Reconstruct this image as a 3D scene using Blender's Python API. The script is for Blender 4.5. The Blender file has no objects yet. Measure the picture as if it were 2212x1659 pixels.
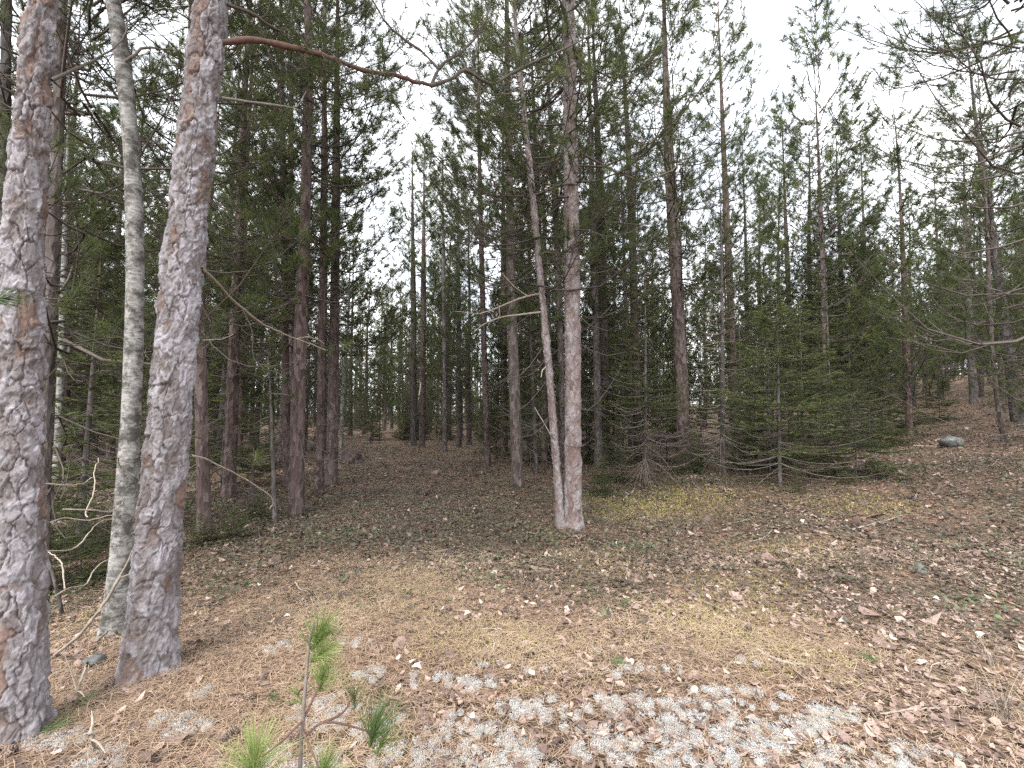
import bpy, math, random
import numpy as np

# ------------------------------------------------------------------ camera, sky, sun, exposure
scene = bpy.context.scene
C = scene.collection
W0, H0, FPX = 2212.0, 1659.0, 960.0           # the pixel frame in which the photograph was measured
CAMH, TILT = 1.6, math.radians(3.55)
cam_d = bpy.data.cameras.new("camera"); cam = bpy.data.objects.new("camera", cam_d); C.objects.link(cam)
cam_d.sensor_fit = 'HORIZONTAL'; cam_d.sensor_width = 36.0; cam_d.lens = FPX / W0 * 36.0
cam_d.clip_start = 0.05; cam_d.clip_end = 2000.0
cam.location = (0, 0, CAMH); cam.rotation_euler = (math.pi / 2 + TILT, 0, 0)
scene.camera = cam

SUN_EL, SUN_DIR = math.radians(52), (-0.45, -0.80)      # the sun stands behind the camera, to its left, behind thin cloud
world = bpy.data.worlds.new("World"); scene.world = world; world.use_nodes = True
wn, wl = world.node_tree.nodes, world.node_tree.links
wn.clear()
w_out = wn.new('ShaderNodeOutputWorld'); w_bg = wn.new('ShaderNodeBackground'); sky = wn.new('ShaderNodeTexSky')
sky.sky_type = 'NISHITA'; sky.sun_disc = False; sky.sun_elevation = SUN_EL
sky.sun_rotation = math.atan2(SUN_DIR[0], SUN_DIR[1]); sky.dust_density = 3.0; sky.air_density = 1.0; sky.ozone_density = 1.0
w_bw = wn.new('ShaderNodeRGBToBW'); w_mul = wn.new('ShaderNodeMath'); w_mul.operation = 'MULTIPLY_ADD'
w_mul.inputs[1].default_value = 0.55; w_mul.inputs[2].default_value = 6.4
w_tc = wn.new('ShaderNodeTexCoord'); w_no = wn.new('ShaderNodeTexNoise'); w_no.inputs['Scale'].default_value = 3.2; w_no.inputs['Detail'].default_value = 5.0
w_rp = wn.new('ShaderNodeMapRange'); w_rp.inputs[1].default_value = 0.36; w_rp.inputs[2].default_value = 0.62; w_rp.inputs[3].default_value = 0.55; w_rp.inputs[4].default_value = 1.0
w_mix = wn.new('ShaderNodeMix'); w_mix.data_type = 'RGBA'
w_cc = wn.new('ShaderNodeMix'); w_cc.data_type = 'RGBA'; w_cc.blend_type = 'MULTIPLY'; w_cc.inputs[0].default_value = 1.0
w_cc.inputs[7].default_value = (0.97, 0.985, 1.0, 1)
wl.new(sky.outputs[0], w_bw.inputs[0]); wl.new(w_bw.outputs[0], w_mul.inputs[0])
wl.new(w_tc.outputs['Generated'], w_no.inputs['Vector']); wl.new(w_no.outputs['Fac'], w_rp.inputs[0])
wl.new(w_mul.outputs[0], w_cc.inputs[6]); wl.new(w_rp.outputs[0], w_mix.inputs[0])
wl.new(sky.outputs[0], w_mix.inputs[6]); wl.new(w_cc.outputs[2], w_mix.inputs[7])
wl.new(w_mix.outputs[2], w_bg.inputs[0]); w_bg.inputs[1].default_value = 0.15; wl.new(w_bg.outputs[0], w_out.inputs[0])

sun_d = bpy.data.lights.new("sun", 'SUN'); sun = bpy.data.objects.new("sun", sun_d); C.objects.link(sun)
sun_d.energy = 1.5; sun_d.angle = math.radians(25); sun_d.color = (1.0, 0.96, 0.90)
from mathutils import Vector
hv = Vector((SUN_DIR[0], SUN_DIR[1], 0)).normalized() * math.cos(SUN_EL); hv.z = math.sin(SUN_EL)
sun.rotation_euler = hv.to_track_quat('Z', 'Y').to_euler(); sun.location = hv * 30
vs = scene.view_settings
vs.view_transform = 'Standard'; vs.look = 'None'; vs.gamma = 1.0; vs.exposure = 1.5; vs.use_curve_mapping = False
cy = scene.cycles
cy.max_bounces = 4; cy.diffuse_bounces = 3; cy.glossy_bounces = 1; cy.transmission_bounces = 2; cy.transparent_max_bounces = 2
cy.use_denoising = False; cy.caustics_reflective = False; cy.caustics_refractive = False; cy.pixel_filter_type = 'BLACKMAN_HARRIS'

# ------------------------------------------------------------------ numeric helpers
rng = np.random.default_rng(11)
random.seed(5)
_tab = np.random.default_rng(3).random((256, 256))

def vnoise(x, y, s=0):
    x = np.asarray(x, float) + s * 17.31; y = np.asarray(y, float) + s * 9.77
    ix = np.floor(x).astype(int); iy = np.floor(y).astype(int); fx = x - ix; fy = y - iy
    fx = fx * fx * (3 - 2 * fx); fy = fy * fy * (3 - 2 * fy)
    a = _tab[ix & 255, iy & 255]; b = _tab[(ix + 1) & 255, iy & 255]; c = _tab[ix & 255, (iy + 1) & 255]; d = _tab[(ix + 1) & 255, (iy + 1) & 255]
    return (a * (1 - fx) + b * fx) * (1 - fy) + (c * (1 - fx) + d * fx) * fy

def fbm(x, y, s=0, o=4):
    t = 0; a = 0.5; n = 0
    for i in range(o):
        t = t + a * vnoise(np.asarray(x) * 2 ** i, np.asarray(y) * 2 ** i, s + i); n += a; a *= 0.5
    return t / n

def ground_h(x, y):
    x = np.asarray(x, float); y = np.asarray(y, float)
    s = x - 0.3 * y - 1.0
    s = np.where(s > 20, s, np.log1p(np.exp(np.minimum(s, 20))))
    s = s * np.clip((y - 2) / 6, 0, 1)
    r = 0.085 * s + 0.003 * np.minimum(s, 30) ** 2
    m = 0.22 * np.exp(-((x - 4.2) / 3.2) ** 2 - ((y - 10.5) / 2.6) ** 2)
    d = -0.16 * np.exp(-((x + 3.9) / 1.3) ** 2 - ((y - 3.9) / 1.4) ** 2)
    n = 0.10 * (fbm(x * 0.25, y * 0.25, 2, 3) - 0.5) * np.clip(y / 6, 0, 1) + 0.05 * (fbm(x * 1.3, y * 1.3, 4, 3) - 0.5) + 0.018 * (fbm(x * 6, y * 6, 7, 2) - 0.5)
    f = 0.9 * (fbm(x * 0.03, y * 0.03, 9, 2) - 0.5) * np.clip((y - 30) / 40, 0, 1)
    return r + m + d + n + f

def ray(px, py):
    dx = (px - W0 / 2) / FPX; dy = (H0 / 2 - py) / FPX
    return np.array([dx, math.cos(TILT) - math.sin(TILT) * dy, math.sin(TILT) + math.cos(TILT) * dy])

def at(px, py, Y):
    r = ray(px, py); t = Y / r[1]
    return np.array([r[0] * t, Y, CAMH + r[2] * t])

def gnd(px, py):
    r = ray(px, py)
    t = np.geomspace(0.8, 90, 900)
    P = r[None] * t[:, None] + np.array([0, 0, CAMH])
    below = P[:, 2] < ground_h(P[:, 0], P[:, 1])
    i = int(np.argmax(below)) if below.any() else len(t) - 1
    return np.array([P[i, 0], P[i, 1], float(ground_h(P[i, 0], P[i, 1]))])

class MB:
    """collects triangles; one build = one mesh"""
    def __init__(s): s.v = []; s.f = []; s.t = []; s.n = 0
    def add(s, v, f, t=None):
        v = np.asarray(v, np.float32).reshape(-1, 3); f = np.asarray(f, np.int32).reshape(-1, 3)
        if t is None: t = np.full(len(v), 0.5)
        t = np.broadcast_to(np.asarray(t, np.float32), (len(v),))
        s.v.append(v); s.f.append(f + s.n); s.t.append(t); s.n += len(v)
    def mesh(s, name, mat, smooth=False):
        v = np.concatenate(s.v); f = np.concatenate(s.f); t = np.concatenate(s.t)
        me = bpy.data.meshes.new(name)
        me.vertices.add(len(v)); me.vertices.foreach_set('co', v.ravel())
        me.loops.add(f.size); me.loops.foreach_set('vertex_index', f.ravel())
        me.polygons.add(len(f)); me.polygons.foreach_set('loop_start', np.arange(0, f.size, 3, dtype=np.int32))
        me.polygons.foreach_set('loop_total', np.full(len(f), 3, np.int32))
        if smooth: me.polygons.foreach_set('use_smooth', np.ones(len(f), bool))
        a = me.attributes.new('tint', 'FLOAT', 'POINT'); a.data.foreach_set('value', t.astype(np.float32))
        me.update(calc_edges=True); me.materials.append(mat)
        return me

def unit(a): return a / np.maximum(np.linalg.norm(a, axis=-1, keepdims=True), 1e-9)

def tubes(mb, P, R, sides=4, tint=0.5):
    """P (T,n,3) centre lines, R (T,n) radii"""
    P = np.asarray(P, float); R = np.asarray(R, float); T, n, _ = P.shape
    tg = unit(np.gradient(P, axis=1)); mt = unit(P[:, -1] - P[:, 0])
    ref = np.where(np.abs(mt[:, 2:3]) > 0.8, np.array([[1.0, 0, 0]]), np.array([[0, 0, 1.0]]))[:, None, :]
    u = unit(np.cross(tg, ref)); w = np.cross(tg, u)
    a = np.arange(sides) * 2 * math.pi / sides
    V = P[:, :, None] + R[:, :, None, None] * (u[:, :, None] * np.cos(a)[None, None, :, None] + w[:, :, None] * np.sin(a)[None, None, :, None])
    i = np.arange(n - 1)[:, None]; j = np.arange(sides)[None]; j2 = (j + 1) % sides
    q = np.stack([np.stack([i * sides + j, i * sides + j2, (i + 1) * sides + j2], -1), np.stack([i * sides + j, (i + 1) * sides + j2, (i + 1) * sides + j], -1)], 2).reshape(-1, 3)
    F = (q[None] + (np.arange(T) * n * sides)[:, None, None]).reshape(-1, 3)
    t = np.repeat(np.broadcast_to(np.asarray(tint, float), (T,)), n * sides)
    mb.add(V.reshape(-1, 3), F, t)

def curve(pts, n):
    """smooth resample of a polyline (Catmull-Rom)"""
    p = np.asarray(pts, float); m = len(p)
    if m < 3: return np.array([p[0] + (p[-1] - p[0]) * t for t in np.linspace(0, 1, n)])
    q = np.vstack([2 * p[0] - p[1], p, 2 * p[-1] - p[-2]]); out = []
    for u in np.linspace(0, m - 1 - 1e-6, n):
        i = int(u); t = u - i; a, b, c, d = q[i:i + 4]
        out.append(0.5 * (2 * b + (c - a) * t + (2 * a - 5 * b + 4 * c - d) * t * t + (3 * b - a - 3 * c + d) * t ** 3))
    return np.array(out)

def needles(mb, Cn, D, k, length, width, r, spread=(12, 75), back=0.10, bend=0.0, tint=None):
    """needle tufts: k thin blades at each tuft centre Cn, round the axis D"""
    Cn = np.asarray(Cn, float).reshape(-1, 3); D = unit(np.asarray(D, float).reshape(-1, 3)); n = len(Cn)
    if n == 0: return
    ph = np.radians(r.uniform(spread[0], spread[1], (n, k)) ); az = r.uniform(0, 2 * math.pi, (n, k))
    ref = np.where(np.abs(D[:, 2:3]) > 0.8, np.array([[1.0, 0, 0]]), np.array([[0, 0, 1.0]]))
    u = unit(np.cross(D, ref)); w = np.cross(D, u)
    rad = u[:, None] * np.cos(az)[..., None] + w[:, None] * np.sin(az)[..., None]
    d = D[:, None] * np.cos(ph)[..., None] + rad * np.sin(ph)[..., None]
    b = Cn[:, None] - D[:, None] * (r.random((n, k)) * back)[..., None]
    L = (length * r.uniform(0.7, 1.1, (n, k)))[..., None]
    sd = unit(np.cross(d, r.normal(size=(n, k, 3)))) * (width * 0.5)
    tn = (r.random((n, 1)) * 0.6 + r.random((n, k)) * 0.4) if tint is None else (tint[:, None] + r.uniform(-0.15, 0.15, (n, k)))
    N = n * k
    if bend == 0.0:
        V = np.stack([b - sd, b + sd, b + d * L], 2).reshape(-1, 3)
        mb.add(V, np.arange(N * 3).reshape(-1, 3), np.repeat(tn.ravel(), 3))
    else:
        dn = np.array([0, 0, -1.0]) * bend
        m1 = b + d * L * 0.55; tip = b + d * L + dn * L * r.uniform(0.3, 1, (n, k))[..., None]
        V = np.stack([b - sd, b + sd, m1 - sd * 0.8, m1 + sd * 0.8, tip], 2).reshape(-1, 3)
        q = np.array([[0, 1, 3], [0, 3, 2], [2, 3, 4]])
        mb.add(V, (q[None] + (np.arange(N) * 5)[:, None, None]).reshape(-1, 3), np.repeat(tn.ravel(), 5))

def rotm(yaw, tilt, taz):
    """(n,3,3) yaw about z, then a tilt about a horizontal axis"""
    c, s = np.cos(yaw), np.sin(yaw); z = np.zeros_like(c); o = np.ones_like(c)
    A = np.stack([np.stack([c, -s, z], -1), np.stack([s, c, z], -1), np.stack([z, z, o], -1)], -2)
    ax, ay = np.cos(taz), np.sin(taz); ct, st = np.cos(tilt), np.sin(tilt); k = 1 - ct
    B = np.stack([np.stack([ct + ax * ax * k, ax * ay * k, ay * st], -1), np.stack([ax * ay * k, ct + ay * ay * k, -ax * st], -1), np.stack([-ay * st, ax * st, ct], -1)], -2)
    return B @ A

def scatter(mb, tv, tf, pos, sc, M, tint):
    """tv (n,k,3) or (k,3) template vertices"""
    n = len(pos); tv = np.broadcast_to(tv, (n,) + tv.shape[-2:]); k = tv.shape[1]
    V = np.einsum('nij,nkj->nki', M, tv * sc[:, None, None]) + pos[:, None]
    mb.add(V.reshape(-1, 3), (np.asarray(tf)[None] + (np.arange(n) * k)[:, None, None]).reshape(-1, 3), np.repeat(tint, k))

def worley(u, v, nu, seed):
    """cellular noise, periodic in u with nu cells: F1, F2, two random values of the cell, offset from its seed"""
    r = np.random.default_rng(seed); vi = np.floor(v).astype(int); ui = np.floor(u).astype(int); v0 = vi.min() - 1
    T = r.random((nu, vi.max() - v0 + 3, 4))
    f1 = np.full(u.shape, 9.0); f2 = f1.copy(); c1 = np.zeros(u.shape); c2 = c1.copy(); dv1 = c1.copy()
    for a in (-1, 0, 1):
        for b in (-1, 0, 1):
            q = T[(ui + a) % nu, vi + b - v0]
            du = ui + a + q[..., 0] - u; dv = vi + b + q[..., 1] - v; d = np.hypot(du, dv)
            nw = d < f1
            f2 = np.where(nw, f1, np.minimum(f2, d)); c1 = np.where(nw, q[..., 2], c1); c2 = np.where(nw, q[..., 3], c2); dv1 = np.where(nw, dv, dv1); f1 = np.where(nw, d, f1)
    return f1, f2, c1, c2, dv1

# ------------------------------------------------------------------ materials
def new_mat(name):
    m = bpy.data.materials.new(name); m.use_nodes = True
    nt = m.node_tree; b = nt.nodes['Principled BSDF']; b.inputs['Roughness'].default_value = 0.85; b.inputs['Specular IOR Level'].default_value = 0.25
    return m, nt, b

def ramp(nt, stops, src=None):
    r = nt.nodes.new('ShaderNodeValToRGB'); e = r.color_ramp.elements
    while len(e) < len(stops): e.new(0.5)
    for i, (p, c) in enumerate(stops): e[i].position = p; e[i].color = (*c, 1)
    if src is not None: nt.links.new(src, r.inputs[0])
    return r

def attr(nt):
    a = nt.nodes.new('ShaderNodeAttribute'); a.attribute_name = 'tint'; return a

def noise(nt, scale, detail=4, vec=None, rough=0.6):
    n = nt.nodes.new('ShaderNodeTexNoise'); n.inputs['Scale'].default_value = scale; n.inputs['Detail'].default_value = detail; n.inputs['Roughness'].default_value = rough
    if vec is not None: nt.links.new(vec, n.inputs['Vector'])
    return n

def bump(nt, b, h, strength, dist):
    bp = nt.nodes.new('ShaderNodeBump'); bp.inputs['Strength'].default_value = strength; bp.inputs['Distance'].default_value = dist
    nt.links.new(h, bp.inputs['Height']); nt.links.new(bp.outputs[0], b.inputs['Normal'])

def mixc(nt, fac, a, b, mode='MIX'):
    m = nt.nodes.new('ShaderNodeMix'); m.data_type = 'RGBA'; m.blend_type = mode
    for i, x in ((0, fac), (6, a), (7, b)):
        if hasattr(x, 'node'): nt.links.new(x, m.inputs[i])
        else: m.inputs[i].default_value = x if i == 0 else (*x, 1)
    return m.outputs[2]

def tint_mat(name, stops, rough=0.8, transl=0.0, objrand=0.0, spec=0.25, grain=None):
    m, nt, b = new_mat(name); a = attr(nt); src = a.outputs['Fac']
    if objrand:
        oi = nt.nodes.new('ShaderNodeObjectInfo'); ma = nt.nodes.new('ShaderNodeMath'); ma.operation = 'MULTIPLY_ADD'
        ma.inputs[1].default_value = objrand; nt.links.new(oi.outputs['Random'], ma.inputs[0]); nt.links.new(src, ma.inputs[2])
        mb_ = nt.nodes.new('ShaderNodeMath'); mb_.operation = 'ADD'; mb_.inputs[1].default_value = -objrand / 2; nt.links.new(ma.outputs[0], mb_.inputs[0]); src = mb_.outputs[0]
    r = ramp(nt, stops, src); col = r.outputs[0]
    if grain:
        tc = nt.nodes.new('ShaderNodeTexCoord'); n = noise(nt, grain, 3, tc.outputs['Object'])
        rr = ramp(nt, [(0.3, (0.72, 0.7, 0.68)), (0.7, (1.15, 1.13, 1.1))], n.outputs['Fac']); col = mixc(nt, 1.0, col, rr.outputs[0], 'MULTIPLY')
    nt.links.new(col, b.inputs['Base Color']); b.inputs['Roughness'].default_value = rough; b.inputs['Specular IOR Level'].default_value = spec
    if transl:
        t = nt.nodes.new('ShaderNodeBsdfTranslucent'); nt.links.new(col, t.inputs[0]); ms = nt.nodes.new('ShaderNodeMixShader'); ms.inputs[0].default_value = transl
        o = nt.nodes['Material Output']; nt.links.new(b.outputs[0], ms.inputs[1]); nt.links.new(t.outputs[0], ms.inputs[2]); nt.links.new(ms.outputs[0], o.inputs[0])
    return m

M = {}
M['needle'] = tint_mat('pine_needle', [(0.0, (0.034, 0.044, 0.022)), (0.5, (0.072, 0.094, 0.034)), (1.0, (0.145, 0.165, 0.058))], 0.6, 0.34, 0.35, spec=0.15)
M['spruce'] = tint_mat('spruce_needle', [(0.0, (0.042, 0.058, 0.026)), (0.5, (0.102, 0.124, 0.048)), (1.0, (0.185, 0.205, 0.085))], 0.6, 0.34, 0.35, spec=0.15)
M['fresh'] = tint_mat('fresh_needle', [(0.0, (0.09, 0.14, 0.035)), (0.5, (0.18, 0.25, 0.07)), (1.0, (0.33, 0.37, 0.15))], 0.5, 0.3)
M['oldneedle'] = tint_mat('fallen_green_needle', [(0.0, (0.05, 0.09, 0.03)), (0.5, (0.09, 0.14, 0.05)), (1.0, (0.16, 0.20, 0.08))], 0.5, 0.2)
M['twig'] = tint_mat('twig_bark', [(0.0, (0.05, 0.042, 0.038)), (0.5, (0.115, 0.098, 0.088)), (1.0, (0.24, 0.21, 0.19))], 0.9, grain=30)
M['deadtwig'] = tint_mat('bare_twig', [(0.0, (0.10, 0.085, 0.07)), (0.5, (0.24, 0.205, 0.17)), (1.0, (0.42, 0.38, 0.33))], 0.85, grain=40)
M['limb'] = tint_mat('red_limb_bark', [(0.0, (0.08, 0.07, 0.064)), (0.5, (0.105, 0.072, 0.063)), (1.0, (0.135, 0.074, 0.063))], 0.85, grain=35)
M['leaf'] = tint_mat('dead_leaf', [(0.0, (0.075, 0.055, 0.050)), (0.22, (0.155, 0.108, 0.095)), (0.5, (0.31, 0.225, 0.198)), (0.75, (0.43, 0.332, 0.292)), (0.92, (0.58, 0.48, 0.42)), (1.0, (0.72, 0.66, 0.60))], 0.7, 0.12, grain=60)
M['litter'] = tint_mat('dead_needle', [(0.0, (0.17, 0.105, 0.078)), (0.5, (0.37, 0.268, 0.185)), (1.0, (0.57, 0.455, 0.30))], 0.7)
M['lichen'] = tint_mat('reindeer_lichen', [(0.0, (0.24, 0.235, 0.215)), (0.5, (0.44, 0.437, 0.425)), (1.0, (0.60, 0.60, 0.60))], 0.9, 0.25)
M['moss'] = tint_mat('moss', [(0.0, (0.13, 0.12, 0.035)), (0.5, (0.29, 0.27, 0.085)), (1.0, (0.46, 0.40, 0.16))], 0.9, 0.2)
M['cover'] = tint_mat('ground_cover_leaf', [(0.0, (0.055, 0.050, 0.036)), (0.4, (0.076, 0.068, 0.047)), (0.75, (0.13, 0.105, 0.075)), (1.0, (0.09, 0.130, 0.060))], 0.5, 0.1, spec=0.4)
M['cone'] = tint_mat('cone_scale', [(0.0, (0.07, 0.05, 0.04)), (1.0, (0.26, 0.19, 0.15))], 0.8)

# plated pine bark: the mesh carries the plates, 'tint' says grey outer bark (high) or freshly flaked orange-pink bark (low)
def bark_plate(name, stops):
    m, nt, b = new_mat(name); a = attr(nt); tc = nt.nodes.new('ShaderNodeTexCoord')
    r = ramp(nt, stops, a.outputs['Fac'])
    n1 = noise(nt, 55, 5, tc.outputs['Object'], 0.7); n2 = noise(nt, 7, 3, tc.outputs['Object'])
    r1 = ramp(nt, [(0.25, (0.55, 0.53, 0.52)), (0.75, (1.3, 1.29, 1.28))], n1.outputs['Fac'])
    r2 = ramp(nt, [(0.35, (0.86, 0.84, 0.82)), (0.65, (1.1, 1.1, 1.12))], n2.outputs['Fac'])
    n3 = noise(nt, 16, 4, tc.outputs['Object']); lf = ramp(nt, [(0.58, (0, 0, 0)), (0.68, (0.75, 0.75, 0.75))], n3.outputs['Fac'])
    c = mixc(nt, 1.0, r.outputs[0], r1.outputs[0], 'MULTIPLY'); c = mixc(nt, 1.0, c, r2.outputs[0], 'MULTIPLY')
    c = mixc(nt, lf.outputs[0], c, (0.19, 0.19, 0.195))
    nt.links.new(c, b.inputs['Base Color']); b.inputs['Roughness'].default_value = 0.9
    bump(nt, b, n1.outputs['Fac'], 0.5, 0.004); return m
M['plate'] = bark_plate('plated_pine_bark', [(0.0, (0.045, 0.036, 0.033)), (0.18, (0.085, 0.064, 0.057)), (0.34, (0.170, 0.118, 0.100)), (0.46, (0.130, 0.108, 0.102)), (0.70, (0.160, 0.145, 0.150)), (1.0, (0.270, 0.258, 0.278))])
M['plate_pink'] = bark_plate('pink_pine_bark', [(0.0, (0.06, 0.046, 0.043)), (0.16, (0.105, 0.078, 0.071)), (0.4, (0.165, 0.122, 0.112)), (0.7, (0.19, 0.160, 0.156)), (1.0, (0.26, 0.238, 0.24))])

def bark_far(name, c0, c1, c2):
    m, nt, b = new_mat(name); tc = nt.nodes.new('ShaderNodeTexCoord'); oi = nt.nodes.new('ShaderNodeObjectInfo')
    mp = nt.nodes.new('ShaderNodeMapping'); mp.inputs['Scale'].default_value = (1, 1, 0.33); nt.links.new(tc.outputs['Object'], mp.inputs['Vector'])
    ad = nt.nodes.new('ShaderNodeVectorMath'); ad.operation = 'ADD'; nt.links.new(mp.outputs[0], ad.inputs[0])
    sc = nt.nodes.new('ShaderNodeMath'); sc.operation = 'MULTIPLY'; sc.inputs[1].default_value = 37.0; nt.links.new(oi.outputs['Random'], sc.inputs[0]); nt.links.new(sc.outputs[0], ad.inputs[1])
    vo = nt.nodes.new('ShaderNodeTexVoronoi'); vo.inputs['Scale'].default_value = 22; nt.links.new(ad.outputs[0], vo.inputs['Vector'])
    hs = nt.nodes.new('ShaderNodeSeparateColor'); nt.links.new(vo.outputs['Color'], hs.inputs[0])
    r = ramp(nt, [(0.0, c0), (0.5, c1), (1.0, c2)], hs.outputs[0])
    n2 = noise(nt, 1.1, 3, ad.outputs[0]); r2 = ramp(nt, [(0.35, (0.72, 0.66, 0.62)), (0.65, (1.15, 1.15, 1.17))], n2.outputs['Fac'])
    c = mixc(nt, 1.0, r.outputs[0], r2.outputs[0], 'MULTIPLY')
    rr = ramp(nt, [(0.0, (0.75, 0.75, 0.76)), (0.5, (1.0, 0.97, 0.95)), (1.0, (1.15, 1.02, 0.97))], oi.outputs['Random']); c = mixc(nt, 1.0, c, rr.outputs[0], 'MULTIPLY')
    nt.links.new(c, b.inputs['Base Color']); b.inputs['Roughness'].default_value = 0.92
    bump(nt, b, vo.outputs['Distance'], 0.8, 0.02); return m
M['far_pine'] = bark_far('distant_pine_bark', (0.045, 0.036, 0.033), (0.085, 0.069, 0.064), (0.14, 0.122, 0.118))
M['far_red'] = bark_far('reddish_pine_bark', (0.050, 0.038, 0.036), (0.095, 0.073, 0.069), (0.145, 0.121, 0.118))
M['far_grey'] = bark_far('grey_pine_bark', (0.05, 0.046, 0.044), (0.09, 0.084, 0.081), (0.15, 0.143, 0.142))

def birch_mat():
    m, nt, b = new_mat('birch_bark'); tc = nt.nodes.new('ShaderNodeTexCoord')
    mp = nt.nodes.new('ShaderNodeMapping'); mp.inputs['Scale'].default_value = (24, 24, 70); nt.links.new(tc.outputs['Object'], mp.inputs['Vector'])
    n = noise(nt, 1.0, 4, mp.outputs[0], 0.7); r = ramp(nt, [(0.30, (0.07, 0.064, 0.058)), (0.42, (0.20, 0.192, 0.18)), (0.55, (0.27, 0.263, 0.25)), (0.75, (0.41, 0.402, 0.39))], n.outputs['Fac'])
    n2 = noise(nt, 9, 6, tc.outputs['Object'], 0.75); r2 = ramp(nt, [(0.42, (0.26, 0.25, 0.235)), (0.56, (1.0, 1.0, 1.0))], n2.outputs['Fac'])
    c = mixc(nt, 1.0, r.outputs[0], r2.outputs[0], 'MULTIPLY')
    mp2 = nt.nodes.new('ShaderNodeMapping'); mp2.inputs['Scale'].default_value = (16, 16, 110); nt.links.new(tc.outputs['Object'], mp2.inputs['Vector'])
    n3 = noise(nt, 1.0, 2, mp2.outputs[0]); r3 = ramp(nt, [(0.66, (0, 0, 0)), (0.72, (0.8, 0.8, 0.8))], n3.outputs['Fac']); c = mixc(nt, r3.outputs[0], c, (0.09, 0.08, 0.07))
    nt.links.new(c, b.inputs['Base Color']); bump(nt, b, n.outputs['Fac'], 0.35, 0.004); return m
M['birch'] = birch_mat()

def soil_mat():
    m, nt, b = new_mat('forest_soil'); tc = nt.nodes.new('ShaderNodeTexCoord')
    n = noise(nt, 0.9, 6, tc.outputs['Object'], 0.65); n2 = noise(nt, 26, 6, tc.outputs['Object'], 0.75); n3 = noise(nt, 0.35, 3, tc.outputs['Object'])
    vo = nt.nodes.new('ShaderNodeTexVoronoi'); vo.inputs['Scale'].default_value = 24; vo.inputs['Randomness'].default_value = 1; nt.links.new(tc.outputs['Object'], vo.inputs['Vector'])
    hs = nt.nodes.new('ShaderNodeSeparateColor'); nt.links.new(vo.outputs['Color'], hs.inputs[0])
    r = ramp(nt, [(0.0, (0.07, 0.05, 0.040)), (0.5, (0.14, 0.095, 0.072)), (0.85, (0.22, 0.15, 0.115)), (1.0, (0.34, 0.26, 0.205))], hs.outputs[0])
    r1 = ramp(nt, [(0.38, (0.72, 0.74, 0.62)), (0.62, (1.12, 0.98, 0.90))], n.outputs['Fac']); r2 = ramp(nt, [(0.3, (0.6, 0.6, 0.6)), (0.7, (1.2, 1.2, 1.2))], n2.outputs['Fac'])
    c = mixc(nt, 1.0, r.outputs[0], r1.outputs[0], 'MULTIPLY'); c = mixc(nt, 1.0, c, r2.outputs[0], 'MULTIPLY')
    r3 = ramp(nt, [(0.55, (0, 0, 0)), (0.68, (0.5, 0.5, 0.5))], n3.outputs['Fac']); c = mixc(nt, r3.outputs[0], c, (0.10, 0.105, 0.05))
    nt.links.new(c, b.inputs['Base Color']); b.inputs['Roughness'].default_value = 0.95; bump(nt, b, n2.outputs['Fac'], 0.9, 0.03); return m
M['soil'] = soil_mat()

def rock_mat():
    m, nt, b = new_mat('grey_rock'); tc = nt.nodes.new('ShaderNodeTexCoord'); n = noise(nt, 9, 6, tc.outputs['Object'], 0.7); n2 = noise(nt, 30, 4, tc.outputs['Object'])
    r = ramp(nt, [(0.3, (0.05, 0.055, 0.05)), (0.5, (0.12, 0.125, 0.12)), (0.75, (0.25, 0.255, 0.245))], n.outputs['Fac']); nt.links.new(r.outputs[0], b.inputs['Base Color']); bump(nt, b, n2.outputs['Fac'], 0.6, 0.01); return m
M['rock'] = rock_mat()

# ------------------------------------------------------------------ objects
def link(name, data, parent=None, loc=None):
    o = bpy.data.objects.new(name, data); C.objects.link(o)
    if parent is not None: o.parent = parent
    if loc is not None: o.location = loc
    return o
def tag(o, label=None, cat=None, group=None, kind=None):
    for k, v in (('label', label), ('category', cat), ('group', group), ('kind', kind)):
        if v: o[k] = v
    return o

# ------------------------------------------------------------------ the ground
def make_ground():
    a = np.linspace(-1, 1, 301); xs = np.sinh(a * 5.6) / math.sinh(5.6) * 420
    b = np.linspace(0, 1, 361); ys = -12 + 13.4 * b + (np.sinh(b * 7.2) / math.sinh(7.2)) * 600
    # fine strip near the camera, coarse far away
    ys = np.concatenate([np.linspace(-60, 0.4, 20), np.geomspace(0.5, 700, 310)])
    X, Y = np.meshgrid(xs, ys); Z = ground_h(X, np.maximum(Y, 0.0)); n, m = X.shape
    V = np.stack([X, Y, Z], -1).reshape(-1, 3)
    i, j = np.meshgrid(np.arange(n - 1), np.arange(m - 1), indexing='ij'); q = i * m + j
    F = np.concatenate([np.stack([q, q + 1, q + m + 1], -1).reshape(-1, 3), np.stack([q, q + m + 1, q + m], -1).reshape(-1, 3)])
    mb = MB(); mb.add(V, F); o = link('ground', mb.mesh('ground', M['soil'], True))
    tag(o, 'brown forest floor under the pines', None, None, 'structure')
make_ground()

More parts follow.
